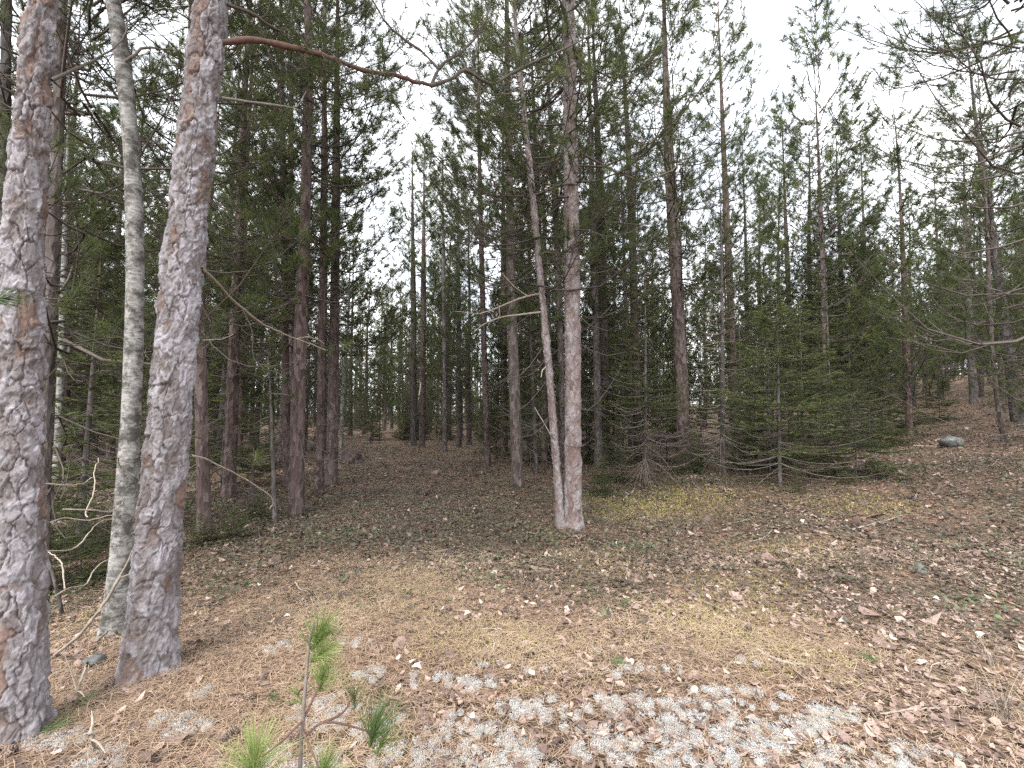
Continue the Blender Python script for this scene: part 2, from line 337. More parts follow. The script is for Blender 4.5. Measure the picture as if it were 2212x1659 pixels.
# ------------------------------------------------------------------ trunks
def trunk_from_pixels(path, Y, H, extra=0.0):
    """path: (px, py, width px) from the foot upward, all in the plane at distance Y -> ring centres and radii up to height H"""
    pts, rad = [], []
    for px, py, w in path:
        p = at(px, py, Y); dep = Y * math.cos(TILT) + (p[2] - CAMH) * math.sin(TILT)
        pts.append(p); rad.append(w * 0.5 * dep / FPX * Y / math.hypot(p[0], Y))
    pts = np.array(pts); rad = np.array(rad)
    base = pts[0].copy(); base[2] = float(ground_h(base[0], base[1]))
    deg = min(3, len(pts) - 1)
    zz = pts[:, 2]; cx = np.polyfit(zz, pts[:, 0], deg)
    ztop = zz[-1]
    slope = np.polyval(np.polyder(cx), ztop)
    def X(z): return np.where(z <= ztop, np.polyval(cx, np.maximum(z, zz[0])), np.polyval(cx, ztop) + slope * 0.8 * (z - ztop))
    Ha = base[2] + H
    def R(z):
        return np.interp(z, zz, rad) * np.clip((Ha - z) / (0.5 * H), 0.02, 1) ** 0.85 * np.where(z > ztop, np.clip(1 - 0.3 * (z - ztop) / H, 0.4, 1), 1)
    return base, X, R, ztop

def trunk_mesh(base, X, R, H, Y, nth, dz, zfine, mat, cell=(0.06, 0.11), depth=0.008, flare=0.35, seed=0, coarse=0.12, birch=False):
    z0 = base[2] - 0.08
    zs = np.concatenate([np.arange(z0, min(zfine, H), dz), np.arange(min(zfine, H), H, coarse), [H]])
    tq = np.arange(nth) / nth; th = math.atan2(base[1], base[0]) + 2 * math.pi * tq + 0.45 * np.sin(2 * math.pi * tq)
    TH, Z = np.meshgrid(th, zs); r0 = R(zs)
    hgt = zs - base[2]
    rr = np.random.default_rng(seed); ph = rr.uniform(0, 6.28, 3)
    fl = flare * np.exp(-np.maximum(hgt, 0) / 0.14)
    rad = r0[:, None] * (1 + fl[:, None] * (0.75 + 0.35 * np.cos(3 * TH + ph[0]) + 0.25 * np.cos(5 * TH + ph[1])))
    rad *= 1 + 0.035 * np.sin(2 * TH + ph[2] + Z * 0.9) + 0.05 * (vnoise(TH * 1.2 + 3, Z * 1.6, seed) - 0.5)
    rm = float(np.mean(r0[:max(3, len(r0) // 2)]))
    tint = np.full(TH.shape, 0.5)
    if depth > 0:
        # flaky pine bark: thin scales lying in layers, their ragged edges standing proud; furrows run up between the plates
        su, sv = rm * TH / cell[0], Z / cell[1]
        wu = su + 0.9 * (fbm(su * 1.3, sv * 1.3, seed + 2, 2) - 0.5); wv = sv + 0.9 * (fbm(su * 1.3 + 9, sv * 1.3, seed + 3, 2) - 0.5)
        lay = fbm(wu * 0.8, wv * 0.8, seed, 4) * 0.75 + 0.25 * vnoise(wu * 3.1, wv * 2.4, seed + 8)
        K = 9.0; q = lay * K; st = np.floor(q); fr = q - st; ter = (st + np.clip(fr / 0.16, 0, 1)) / K
        nu = max(5, int(round(2 * math.pi * rm / (cell[0] * 1.25)))); f1, f2, c1, c2, dv = worley((TH + 0.22 * (fbm(su, sv, seed + 6, 3) - 0.5) * 2) / (2 * math.pi) * nu, (Z + 0.05 * (fbm(su, sv * 1.5, seed + 7, 3) - 0.5) * 2) / (cell[1] * 1.9) + 40, nu, seed)
        fur = np.clip((f2 - f1) / 0.13, 0, 1) ** 0.7; fm = np.clip((fbm(su * 0.5, sv * 0.5, seed + 9, 2) - 0.30) * 4, 0.15, 1); fur = 1 - (1 - fur) * fm
        rad = rad + depth * (4.8 * (ter - 0.5) + 1.3 * (fur - 1) + 0.7 * (c1 - 0.5) + 0.5 * dv) + depth * 0.10 * (fbm(su * 7, sv * 5, seed + 11, 2) - 0.5)
        lo = fbm(TH * 1.1, Z * 1.7, seed + 5, 3); d1 = _tab[(st.astype(int) * 37 + (c1 * 200).astype(int)) & 255, (c2 * 255).astype(int)]
        tint = 0.68 + (ter - 0.5) * 1.0 + (d1 - 0.5) * 0.36 + (lo - 0.5) * 0.7
        tint = np.where((c2 > 0.84) & (lo < 0.58), 0.24 + 0.24 * d1, tint); tint = np.where(fur < 0.35, tint * 0.55, tint)
    x = X(zs)[:, None] + rad * np.cos(TH); y = Y + rad * np.sin(TH)
    V = np.stack([x - base[0], y - base[1], Z - base[2]], -1).reshape(-1, 3)
    n = len(zs); i, j = np.meshgrid(np.arange(n - 1), np.arange(nth), indexing='ij'); j2 = (j + 1) % nth
    F = np.concatenate([np.stack([i * nth + j, i * nth + j2, (i + 1) * nth + j2], -1).reshape(-1, 3), np.stack([i * nth + j, (i + 1) * nth + j2, (i + 1) * nth + j], -1).reshape(-1, 3)])
    mb = MB(); mb.add(V, F, np.clip(tint, 0, 1).ravel()); return mb.mesh('trunk', mat, True)

# ------------------------------------------------------------------ tree prototypes (branches and crown round a vertical axis, foot at the origin)
def pine_proto(H, live, spread, seed, k=24, nw=0.005, dead=True, tuft=0.14, step=0.45, per=4.6, rise=0.25, sides=4, dens=1.0, dead_from=1.6, back=0.12):
    r = np.random.default_rng(seed); W3, C4, T3, tc, td = [], [], [], [], []
    mains, mr = [], []; subs, sr = [], []
    z = live
    while z < H - 0.15:
        t = (z - live) / (H - live)
        for q in range(r.poisson(per) if t < 0.9 else 6):
            az = r.uniform(0, 2 * math.pi); zz = z + r.uniform(-0.15, 0.15)
            L = spread * ((1 - t) ** 0.75 * r.uniform(0.6, 1.15)) + 0.28
            if t < 0.15: L *= r.uniform(0.6, 1.0)
            e = rise + 0.75 * t + r.normal(0, 0.12); cur = r.uniform(0.10, 0.38) * (1 - 0.5 * t)
            s = np.linspace(0, 1, 6); side = r.normal(0, 0.12)
            hx = L * s * math.cos(e); vz = L * (s * math.sin(e) - 0.22 * (1 - t) * np.sin(s * math.pi) + cur * s * s)
            lat = L * side * s * s + L * 0.03 * np.cumsum(r.normal(size=6))
            P = np.stack([math.cos(az) * hx - math.sin(az) * lat, math.sin(az) * hx + math.cos(az) * lat, zz + vz], -1)
            mains.append(P); mr.append(np.linspace(0.006 + 0.0055 * L, 0.003, 6))
            d = P[-1] - P[-2]; tc.append(P[-1]); td.append(d)
            nt_ = int(max(2, L / 0.20 * dens * r.uniform(0.7, 1.2)))
            for i in range(nt_):
                u = r.uniform(0.28, 0.97); f = u * 5; a = int(f); p = P[a] + (P[min(a + 1, 5)] - P[a]) * (f - a)
                l = (0.20 + 0.42 * L * (1 - u) * r.uniform(0.5, 1.0)) * r.uniform(0.7, 1.2)
                a2 = az + r.choice((-1, 1)) * r.uniform(0.5, 1.15); el = r.uniform(-0.1, 0.6)
                s4 = np.linspace(0, 1, 4)
                Q = p + np.stack([math.cos(a2) * l * s4 * math.cos(el), math.sin(a2) * l * s4 * math.cos(el), l * (s4 * math.sin(el) - 0.15 * np.sin(s4 * 3.14) + 0.3 * s4 * s4)], -1)
                subs.append(Q); sr.append(np.linspace(0.0065, 0.0035, 4)); tc.append(Q[-1]); td.append(Q[-1] - Q[-2])
                if r.random() < 0.5:
                    a3 = a2 + r.normal(0, 0.9); l3 = l * r.uniform(0.5, 1.1); w3 = r.normal(0, 0.7); Q3 = Q[1] + np.stack([np.cos(a3 + w3 * s4) * l3 * s4, np.sin(a3 + w3 * s4) * l3 * s4, l3 * (0.35 * s4 - r.uniform(0, 0.7) * s4 * s4)], -1); subs.append(Q3); sr.append(np.linspace(0.005, 0.0025, 4))
                if r.random() < 0.45: tc.append(Q[2]); td.append((Q[2] - Q[1]) + r.normal(0, 0.06, 3))
        z += step * r.uniform(0.8, 1.2)
    br = MB()
    if dead:
        z = dead_from
        while z < live + 1.0:
            for q in range(r.poisson(2.2)):
                az = r.uniform(0, 6.283); L = r.uniform(0.35, 1.5); e = r.uniform(-0.35, 0.25); s = np.linspace(0, 1, 6); kk = r.normal(0, 0.5)
                hx = L * s; lat = L * kk * s * s; vz = L * (s * e - 0.25 * np.sin(s * 3.14) + r.normal(0, 0.25) * s * s)
                P = np.stack([math.cos(az) * hx - math.sin(az) * lat, math.sin(az) * hx + math.cos(az) * lat, z + vz], -1); mains.append(P); mr.append(np.linspace(0.008, 0.0025, 6))
                for i in range(r.poisson(2)):
                    u = r.integers(2, 5); l = r.uniform(0.15, 0.5); a2 = az + r.normal(0, 0.9); s4 = np.linspace(0, 1, 4); w = r.normal(0, 0.8)
                    Q = P[u] + np.stack([np.cos(a2 + w * s4) * l * s4, np.sin(a2 + w * s4) * l * s4, l * (r.normal(0, 0.4) * s4 - 0.4 * s4 * s4)], -1); subs.append(Q); sr.append(np.linspace(0.0045, 0.002, 4))
            z += r.uniform(0.18, 0.45)
    tubes(br, mains, mr, sides, r.random(len(mains)) * 0.6); tubes(br, subs, sr, 3, r.random(len(subs)) * 0.6)
    top = np.array([[0, 0, H]]); tc = np.vstack([np.array(tc), top]); td = np.vstack([np.array(td), [[0, 0, 1]]])
    cr = MB(); needles(cr, tc, td, k, tuft, nw, r, (10, 98), back)
    return br.mesh('branches', M['twig']), cr.mesh('crown', M['needle'])

def spruce_proto(H, spread, seed, low=0.25, k=26, nl=0.030, nw=0.010, deadlow=0.0, droop=0.22, sparse=1.0, gap=0.13):
    r = np.random.default_rng(seed); mains, mr, subs, sr = [], [], [], []; bc, bd, bl = [], [], []; dead = []
    z = low
    while z < H - 0.05:
        t = z / H
        for q in range(r.poisson(4.2 * sparse) + 1):
            az = r.uniform(0, 6.283); L = spread * (1 - t) ** 0.8 * r.uniform(0.6, 1.1) + 0.06; s = np.linspace(0, 1, 6)
            e = 0.55 * t - 0.05 + r.normal(0, 0.08)
            vz = L * (s * math.sin(e) - droop * (1 - t) * np.sin(s * 2.6) + 0.12 * s * s); side = r.normal(0, 0.08)
            P = np.stack([math.cos(az) * L * s - math.sin(az) * L * side * s * s, math.sin(az) * L * s + math.cos(az) * L * side * s * s, z + vz], -1)
            isdead = t < deadlow * r.uniform(0.6, 1.3)
            mains.append(P); mr.append(np.linspace(0.004 + 0.004 * L, 0.0018, 6)); dead.append(isdead)
            n = int(max(3, L / 0.055))
            for i in range(n):
                u = r.uniform(0.15, 0.98); f = u * 5; a = int(f); p = P[a] + (P[min(a + 1, 5)] - P[a]) * (f - a)
                l = (0.05 + 0.36 * L * (1 - u)) * r.uniform(0.6, 1.1); a2 = az + r.choice((-1, 1)) * r.uniform(0.6, 1.0)
                dr = np.array([math.cos(a2), math.sin(a2), r.normal(-0.12, 0.1)]); Q = p + dr[None] * (l * np.linspace(0, 1, 3))[:, None]; Q[:, 2] += l * 0.12 * np.linspace(0, 1, 3) ** 2
                if not isdead or r.random() < 0.4: subs.append(Q); sr.append(np.array([0.0025, 0.002, 0.0012]))
                if not isdead: bc.append(Q[0]); bd.append(Q[-1] - Q[0]); bl.append(l)
            if not isdead: bc.append(P[3]); bd.append(P[5] - P[3]); bl.append(L * 0.4)
        z += gap * r.uniform(0.7, 1.3)
    br = MB(); tubes(br, mains, mr, 3, np.where(dead, 0.9, 0.3)); tubes(br, subs, sr, 3, 0.4)
    bc, bd, bl = np.array(bc), unit(np.array(bd)), np.array(bl)
    cr = MB(); cnt = np.maximum(5, (bl / 0.30 * k).astype(int)); idx = np.repeat(np.arange(len(bc)), cnt); n = len(idx)
    base = bc[idx] + bd[idx] * (bl[idx] * r.random(n))[:, None]
    # needles lie mostly to the two sides of the twig and above it
    sd = unit(np.cross(bd[idx], np.array([0, 0, 1.0]))) * r.choice((-1, 1), n)[:, None]
    d = unit(bd[idx] * 0.6 + sd * r.uniform(0.3, 1.0, n)[:, None] + np.array([0, 0, 1.0]) * r.uniform(-0.25, 0.6, n)[:, None])
    wv = unit(np.cross(d, r.normal(size=(n, 3)))) * nw * 0.5; tip = base + d * (nl * r.uniform(0.7, 1.2, n))[:, None]
    tt = np.clip(r.random(len(bc))[idx] * 0.6 + r.random(n) * 0.4, 0, 1)
    cr.add(np.stack([base - wv, base + wv, tip], 1).reshape(-1, 3), np.arange(n * 3).reshape(-1, 3), np.repeat(tt, 3))
    return br.mesh('branches', M['twig']), cr.mesh('crown', M['spruce'])

PN = [pine_proto(14.0, 5.0, 2.0, 90 + i, k=40, nw=0.005, per=4.4, dens=1.0, dead=False) for i in range(2)]                           # the two thick pines
PT = [pine_proto(14.0, 4.4, 2.6, 100 + i, k=50, nw=0.0055, per=5.0, dens=1.1) for i in range(2)]                                        # tall pines near by
PL = [pine_proto(14.0, 2.5, 2.2, 150 + i, k=46, nw=0.0045, per=3.6, dens=1.1, dead_from=1.0) for i in range(2)]                        # near pines that keep low boughs
PM = [pine_proto(14.0, 3.3, 2.2, 200 + i, k=44, nw=0.0075, sides=3, tuft=0.15, dead_from=1.0, per=4.3, dens=0.95) for i in range(4)]    # tall pines further off
PF = [pine_proto(14.0, 2.4, 2.3, 300 + i, k=12, nw=0.026, sides=3, tuft=0.19, dens=0.9, per=4.6, dead_from=1.0) for i in range(3)]     # far
PY = [pine_proto(8.0, 1.0, 1.45, 400 + i, k=34, nw=0.008, sides=3, step=0.34, per=4.2, rise=0.35, dens=1.1, dead_from=0.5) for i in range(3)]   # young pines
SP = [spruce_proto(4.2, 1.15, 500, 0.45, k=70, deadlow=0.22), spruce_proto(3.4, 1.1, 501, 0.3, k=70), spruce_proto(5.5, 1.2, 502, 0.5, k=60, deadlow=0.3), spruce_proto(3.0, 1.0, 503, 0.12, k=70, gap=0.10),
      spruce_proto(6.0, 1.0, 504, 0.4, k=50, deadlow=0.72, sparse=0.7)]

# shared trunks of the filler trees
def plain_trunk(H, r0, seed, mat, nth=10):
    r = np.random.default_rng(seed); zs = np.concatenate([[-0.1, 0, 0.12, 0.3, 0.6], np.linspace(1.0, H, 26)]); rad = r0 * np.clip(1 - zs / H, 0.04, 1) ** 0.75; rad[:3] *= (1.4, 1.28, 1.1)
    P = np.stack([0.10 * (vnoise(zs * 0.22, zs * 0, seed) - vnoise(0, 0, seed)) * 2, 0.10 * (vnoise(zs * 0.22, zs * 0 + 5, seed) - vnoise(0, 5, seed)) * 2, zs], -1)
    mb = MB(); tubes(mb, P[None], rad[None], nth); return mb.mesh('trunk', mat, True)
TT = {m: [plain_trunk(14.0, 0.125 + 0.02 * i, 600 + i, M[m]) for i in range(2)] for m in ('far_pine', 'far_red', 'far_grey')}
TY = [plain_trunk(8.0, 0.06, 610, M['far_grey'], 8), plain_trunk(8.0, 0.05, 611, M['far_red'], 8)]
TS = plain_trunk(4.2, 0.035, 620, M['far_grey'], 7)

def add_tree(name, label, cat, group, base, trunk, proto, scale=1.0, rz=0.0, lean=(0, 0), crown_loc=(0, 0, 0), trunk_fixed=True):
    root = tag(link(name, None, None, tuple(base)), label, cat, group)
    t = link('trunk', trunk, root)
    if not trunk_fixed: t.scale = (scale,) * 3; t.rotation_euler = (lean[0], lean[1], rz)
    if proto is not None:
        for nm, me in zip(('branches', 'crown'), proto):
            o = link(nm, me, root, crown_loc); o.scale = (scale,) * 3; o.rotation_euler = (lean[0], lean[1], rz)
    return root

occupied = []
# ------------------------------------------------------------------ the trees one can tell apart in the photograph
# name, label, path [(px, py, width)], distance (None: where the foot meets the ground), height, bark, resolution class, prototype, crown scale
NAMED = [
 ('pine_tree', 'thick plated grey pine cut off by the left edge of the photo', [(42,1592,124),(44,1300,112),(46,900,104),(47,553,98),(68,300,86),(94,0,68)], None, 14.5, 'plate', 0, PN[0], 1.04),
 ('pine_tree', 'stout pine with grey and orange bark plates, a red limb reaching from its top', [(322,1450,118),(328,1306,108),(352,1106,102),(368,886,90),(385,720,89),(393,553,87),(422,333,83),(442,167,81),(457,0,74)], None, 14.5, 'plate', 0, PN[1], 1.04),
 ('pine_tree', 'straight pinkish pine in the middle, thin crooked pine joined at its foot', [(1238,1140,45),(1237,1106,38),(1237,753,34),(1236,553,32),(1232,333,30),(1229,100,28),(1227,0,27)], None, 15.0, 'plate_pink', 1, PT[1], 1.07),
 ('pine_tree', 'thin crooked pine growing from the foot of the straight middle pine', [(1214,1140,21),(1208,1106,19),(1197,953,17),(1191,853,16),(1182,753,16),(1172,653,14),(1158,500,14),(1141,333,12),(1131,233,11),(1118,100,10)], None, 10.5, 'plate_pink', 1, PT[0], 0.72),
 ('pine_tree', 'dark pine trunk close behind the thick pine at the left edge', [(92,1232,38),(92,1106,36),(98,900,34),(106,700,32),(112,553,31),(124,300,29),(134,0,27)], 4.3, 14.0, 'far_grey', 2, PL[1], 1.0),
 ('pine_tree', 'dark trunk at the very upper left edge behind the thick pine', [(2,1180,30),(4,700,29),(10,300,28),(14,0,27)], 5.2, 14.0, 'far_grey', 2, PL[0], 1.0),
 ('pine_tree', 'reddish pine standing right behind the stout orange and grey pine', [(441,1155,34),(436,900,30),(430,700,28),(424,500,26),(420,300,24),(416,0,20)], None, 13.5, 'far_red', 2, PL[0], 0.96),
 ('pine_tree', 'thickest reddish trunk of the cluster left of the open ground', [(640,1112,36),(643,900,33),(646,800,31),(656,553,25),(660,500,23),(663,267,22),(665,0,20)], None, 14.0, 'far_red', 2, PM[1], 1.0),
 ('pine_tree', 'narrow dark red trunk left beside the thickest one of the cluster', [(620,1052,19),(619,900,17),(617,720,16),(612,553,15),(612,333,14),(607,0,12)], None, 13.5, 'far_red', 2, PM[2], 0.96),
 ('pine_tree', 'narrow dark trunk half hidden behind the cluster left of the open ground', [(632,1030,15),(631,800,14),(630,553,13),(628,300,12),(626,0,10)], None, 13.0, 'far_red', 3, PM[3], 0.93),
 ('pine_tree', 'slim reddish trunk, left one of the pair at the edge of the open ground', [(690,1068,19),(692,900,17),(695,700,15),(697,553,14),(700,300,13),(702,0,11)], None, 13.5, 'far_red', 2, PM[0], 0.96),
 ('pine_tree', 'broader reddish trunk, right one of the pair at the edge of the open ground', [(716,1050,26),(719,900,24),(722,700,21),(724,553,19),(727,300,17),(729,0,14)], None, 14.0, 'far_red', 2, PM[1], 1.0),
 ('pine_tree', 'grey trunk at the far end of the open ground, left of the leaning white stick', [(894,916,14),(893,700,13),(892,553,12),(890,300,10)], 21.0, 15.2, 'far_grey', 3, PM[2], 0.9),
 ('pine_tree', 'reddish trunk behind the leaning white stick at the end of the open ground', [(912,932,14),(914,700,13),(915,553,12),(916,350,10)], 20.0, 14.4, 'far_red', 3, PM[3], 0.85),
 ('pine_tree', 'thin trunk in the middle of the far end of the open ground', [(961,943,11),(960,700,9),(958,553,9),(956,300,8)], 18.0, 13.0, 'far_grey', 3, PM[0], 0.93),
 ('pine_tree', 'thin trunk right of the one ending the open ground', [(992,916,11),(991,700,10),(990,553,9),(988,300,8)], 20.0, 13.5, 'far_grey', 3, PM[1], 0.96),
 ('pine_tree', 'slender reddish trunk at the right border of the open ground', [(1053,1006,14),(1050,850,13),(1044,700,12),(1039,553,11),(1036,300,10),(1033,0,9)], None, 13.5, 'far_red', 2, PM[2], 0.96),
 ('pine_tree', 'dark red trunk between the slender border pine and the crooked pine', [(1090,943,15),(1089,800,14),(1088,600,13),(1086,300,11)], 16.0, 13.5, 'far_red', 3, PM[3], 0.96),
 ('pine_tree', 'thin orange stemmed young pine left of the crooked pine', [(1113,1000,8),(1108,850,7),(1104,700,7),(1100,553,6),(1096,420,4)], None, 8.2, 'far_red', 3, PY[0], 1.0),
 ('pine_tree', 'thin grey young pine with bare twigs just left of the crooked pine', [(1158,1022,10),(1154,900,9),(1149,800,7),(1146,660,5)], None, 4.8, 'far_grey', 3, PY[1], 0.6),
 ('pine_tree', 'dark trunk half hidden behind the straight middle pine', [(1216,1010,15),(1212,800,14),(1206,600,14),(1202,500,14),(1194,333,13),(1177,100,12),(1170,0,11)], 12.0, 14.0, 'far_grey', 3, PM[0], 1.0),
 ('pine_tree', 'dark trunk seen above the bend of the crooked pine', [(1176,1000,14),(1168,600,13),(1157,333,12),(1150,150,11),(1144,0,10)], 13.0, 14.0, 'far_pine', 3, PM[1], 1.0),
 ('pine_tree', 'slim grey trunk just right of the straight middle pine', [(1293,955,18),(1288,750,16),(1283,553,15),(1277,333,14),(1270,0,12)], 12.0, 14.0, 'far_grey', 2, PM[2], 1.0),
 ('pine_tree', 'broad reddish trunk behind the slim grey one right of the middle pine', [(1306,960,23),(1303,750,22),(1301,553,21),(1292,333,18),(1282,100,16),(1278,0,15)], 13.0, 14.5, 'far_red', 3, PM[3], 1.04),
 ('pine_tree', 'dark slender trunk rising behind the small spruces right of the middle pine', [(1378,975,18),(1372,750,17),(1365,500,16),(1360,333,15),(1345,167,13),(1338,0,12)], 13.5, 14.0, 'far_pine', 3, PM[0], 1.0),
 ('pine_tree', 'stout pinkish pine standing right of the small spruces', [(1478,1002,30),(1472,800,28),(1464,650,27),(1456,553,26),(1453,500,25),(1443,267,22),(1437,100,20),(1434,0,19)], 11.0, 14.5, 'far_pine', 2, PT[1], 1.04),
 ('pine_tree', 'reddish trunk right behind the grey dead-branched spruce', [(1588,930,18),(1582,750,17),(1575,600,16),(1572,530,15),(1561,267,14),(1553,67,12)], 14.0, 14.0, 'far_red', 3, PM[1], 1.0),
 ('pine_tree', 'slender pine whose pointed top stands free against the white sky', [(1784,935,14),(1777,553,11),(1773,500,10),(1765,267,8),(1760,167,6),(1754,60,3)], 14.5, 15.0, 'far_pine', 3, PY[2], 1.86),
 ('pine_tree', 'slim pine on the right slope with its tufted top against the sky', [(1966,943,17),(1956,750,15),(1952,553,12),(1950,500,11),(1937,333,8),(1923,167,4)], None, 12.2, 'far_red', 2, PY[0], 1.48),
 ('pine_tree', 'thin leaning pine on the slope right of the grey rock', [(2170,955,14),(2158,880,12),(2145,786,11),(2137,620,10),(2130,450,8)], None, 10.5, 'far_pine', 2, PY[1], 1.26),
 ('pine_tree', 'stout grey pine at the right edge of the photo', [(2198,915,30),(2188,830,28),(2175,753,26),(2158,586,23),(2128,420,20),(2105,233,15)], 14.5, 14.0, 'far_grey', 2, PM[2], 1.0),
 ('pine_tree', 'blurred grey trunk beside the bare slope far to the right', [(2102,842,20),(2098,760,19),(2092,650,18),(2086,500,16)], 22.0, 13.5, 'far_grey', 3, PM[3], 0.96),
 ('pine_tree', 'pine just outside the right edge whose boughs hang into the upper right corner', [(2330,1120,50),(2318,600,46),(2290,0,40)], 5.2, 14.0, 'far_grey', 3, PL[1], 1.0),
 ('pine_tree', 'grey trunk rising behind the small spruces far right of the stout pink pine', [(1708,930,13),(1705,700,12),(1698,500,11),(1690,267,9)], 17.0, 13.5, 'far_red', 3, PM[0], 0.96),
 ('pine_tree', 'thin trunk above the dark firs left of the right slope', [(1880,900,12),(1872,700,11),(1866,500,10),(1858,300,8)], 17.0, 12.5, 'far_grey', 3, PM[1], 0.9),
]
RES = {0: (112, 0.0068, 5.0), 1: (56, 0.0125, 7.8), 2: (26, 0.045, 12.0), 3: (14, 0.15, 14.0)}
roots = {}
for idx, (nm, lab, path, Yd, H, bark, res, proto, sc) in enumerate(NAMED):
    Y = float(gnd(path[0][0], path[0][1])[1]) if Yd is None else Yd
    if path[-1][1] < 110 and 'top' not in lab.split('reaching')[0]: H = max(H, 3.2 + 0.93 * Y)
    base, X, R, zt = trunk_from_pixels(path, Y, H)
    nth, dz, zf = RES[res]
    dep = {0: 0.0105, 1: 0.008, 2: 0.005, 3: 0.0}[res]
    me = trunk_mesh(base, X, R, base[2] + H, Y, nth, dz, zf, M[bark], cell=((0.047, 0.078) if res == 0 else (0.045, 0.075)), depth=dep, flare=(0.26 if res == 0 else 0.2), seed=700 + idx)
    lean_y = math.atan2(float(X(np.array(base[2] + H * 0.7))) - base[0], H * 0.7); sc = H / (8.0 if proto in PY else 14.0)
    roots[idx] = add_tree(nm, lab, 'pine tree', 'pines of the near forest edge', base, me, proto, sc, random.uniform(0, 6.28), (0, lean_y))
    roots[idx]['depth'] = 0; del roots[idx]['depth']
    occupied.append((base[0], base[1], 0.9))

# the grey birch between the two big pines, and paler birches further back
def birch(lab, path, Y, H, nth, dz, seed, flare=0.3):
    base, X, R, zt = trunk_from_pixels(path, Y, H)
    me = trunk_mesh(base, X, R, base[2] + H, Y, nth, dz, 6.0, M['birch'], depth=0.0, flare=flare, seed=seed)
    root = tag(link('birch_tree', None, None, tuple(base)), lab, 'birch tree', 'pale birches among the pines')
    link('trunk', me, root); occupied.append((base[0], base[1], 0.5))
    r = np.random.default_rng(seed); mb = MB(); Ps, Rs = [], []
    for i in range(26):
        z = r.uniform(H * 0.42, H * 0.97); az = r.uniform(0, 6.28); L = r.uniform(0.4, 1.4) * (1.2 - z / H); s = np.linspace(0, 1, 6); x0 = float(X(np.array(base[2] + z))) - base[0]
        P = np.stack([x0 + math.cos(az) * L * s, math.sin(az) * L * s, z + L * (0.9 * s + r.normal(0, 0.15) * s * s)], -1); Ps.append(P); Rs.append(np.linspace(0.012, 0.003, 6))
        for j in range(3):
            u = r.integers(1, 5); a2 = az + r.normal(0, 0.8); l = L * r.uniform(0.3, 0.6); Ps.append(P[u] + np.stack([math.cos(a2) * l * s, math.sin(a2) * l * s, l * (0.7 * s)], -1)); Rs.append(np.linspace(0.005, 0.0015, 6))
    tubes(mb, Ps, Rs, 3, 0.35); link('branches', mb.mesh('branches', M['twig']), root)
    return root, base
birch_root, birch_base = birch('pale grey birch curving up between the two thick pines on the left', [(256,1315,62),(262,1200,54),(269,1106,52),(273,986,50),(282,920,46),(290,753,46),(299,560,42),(293,500,44),(278,333,38),(267,167,40),(259,100,40),(247,0,38)], 3.45, 11.0, 64, 0.02, 41)
birch('white birch stem left of the curving birch, behind dark spruce boughs', [(126,960,20),(130,860,19),(133,740,17),(138,600,15),(142,450,12)], 9.0, 10.0, 16, 0.1, 42)
birch('thin white birch leaning behind the pair of reddish trunks', [(738,928,9),(740,850,9),(746,780,8),(752,680,7),(756,560,5)], 15.0, 8.0, 12, 0.1, 43)

# ------------------------------------------------------------------ limbs and bare twigs one can follow in the photograph: parts of their tree
def limb(root, name, pts, w0, w1, mat='deadtwig', n=24, sides=7, tint=0.5, wob=0.004, seed=0):
    """pts (px, py, distance); widths in photograph pixels at the ends"""
    P = curve([at(*p) for p in pts], n); r = np.random.default_rng(seed + int(pts[0][0] * 7 + pts[0][1])); P = P + r.normal(0, wob, P.shape) * np.linspace(0, 1, n)[:, None]
    D0, D1 = pts[0][2], pts[-1][2]; rad = np.linspace(w0 * D0, w1 * D1, n) / FPX / 2 * (1 + 0.5 * (vnoise(np.arange(n) * 0.35, np.zeros(n), int(pts[0][0]) % 50) - 0.5))
    mb = MB(); tubes(mb, P[None] - np.array(root.location), rad[None], sides, tint); return link(name, mb.mesh(name, M[mat], True), root), P

def tuft_part(root, items, k=70, length=0.13, width=0.0032, mat='needle', seed=1, name='needle_tuft', spread=(8, 100)):
    """items: (px, py, distance, dx, dy, dz)"""
    out = []
    for i, (px, py, D, dx, dy, dz) in enumerate(items):
        mb = MB(); r = np.random.default_rng(seed * 97 + i); c = at(px, py, D) - np.array(root.location)
        needles(mb, [c], [[dx, dy, dz]], k, length, width, r, spread, 0.09, 0.12); out.append(link(name, mb.mesh(name, M[mat]), root))
    return out

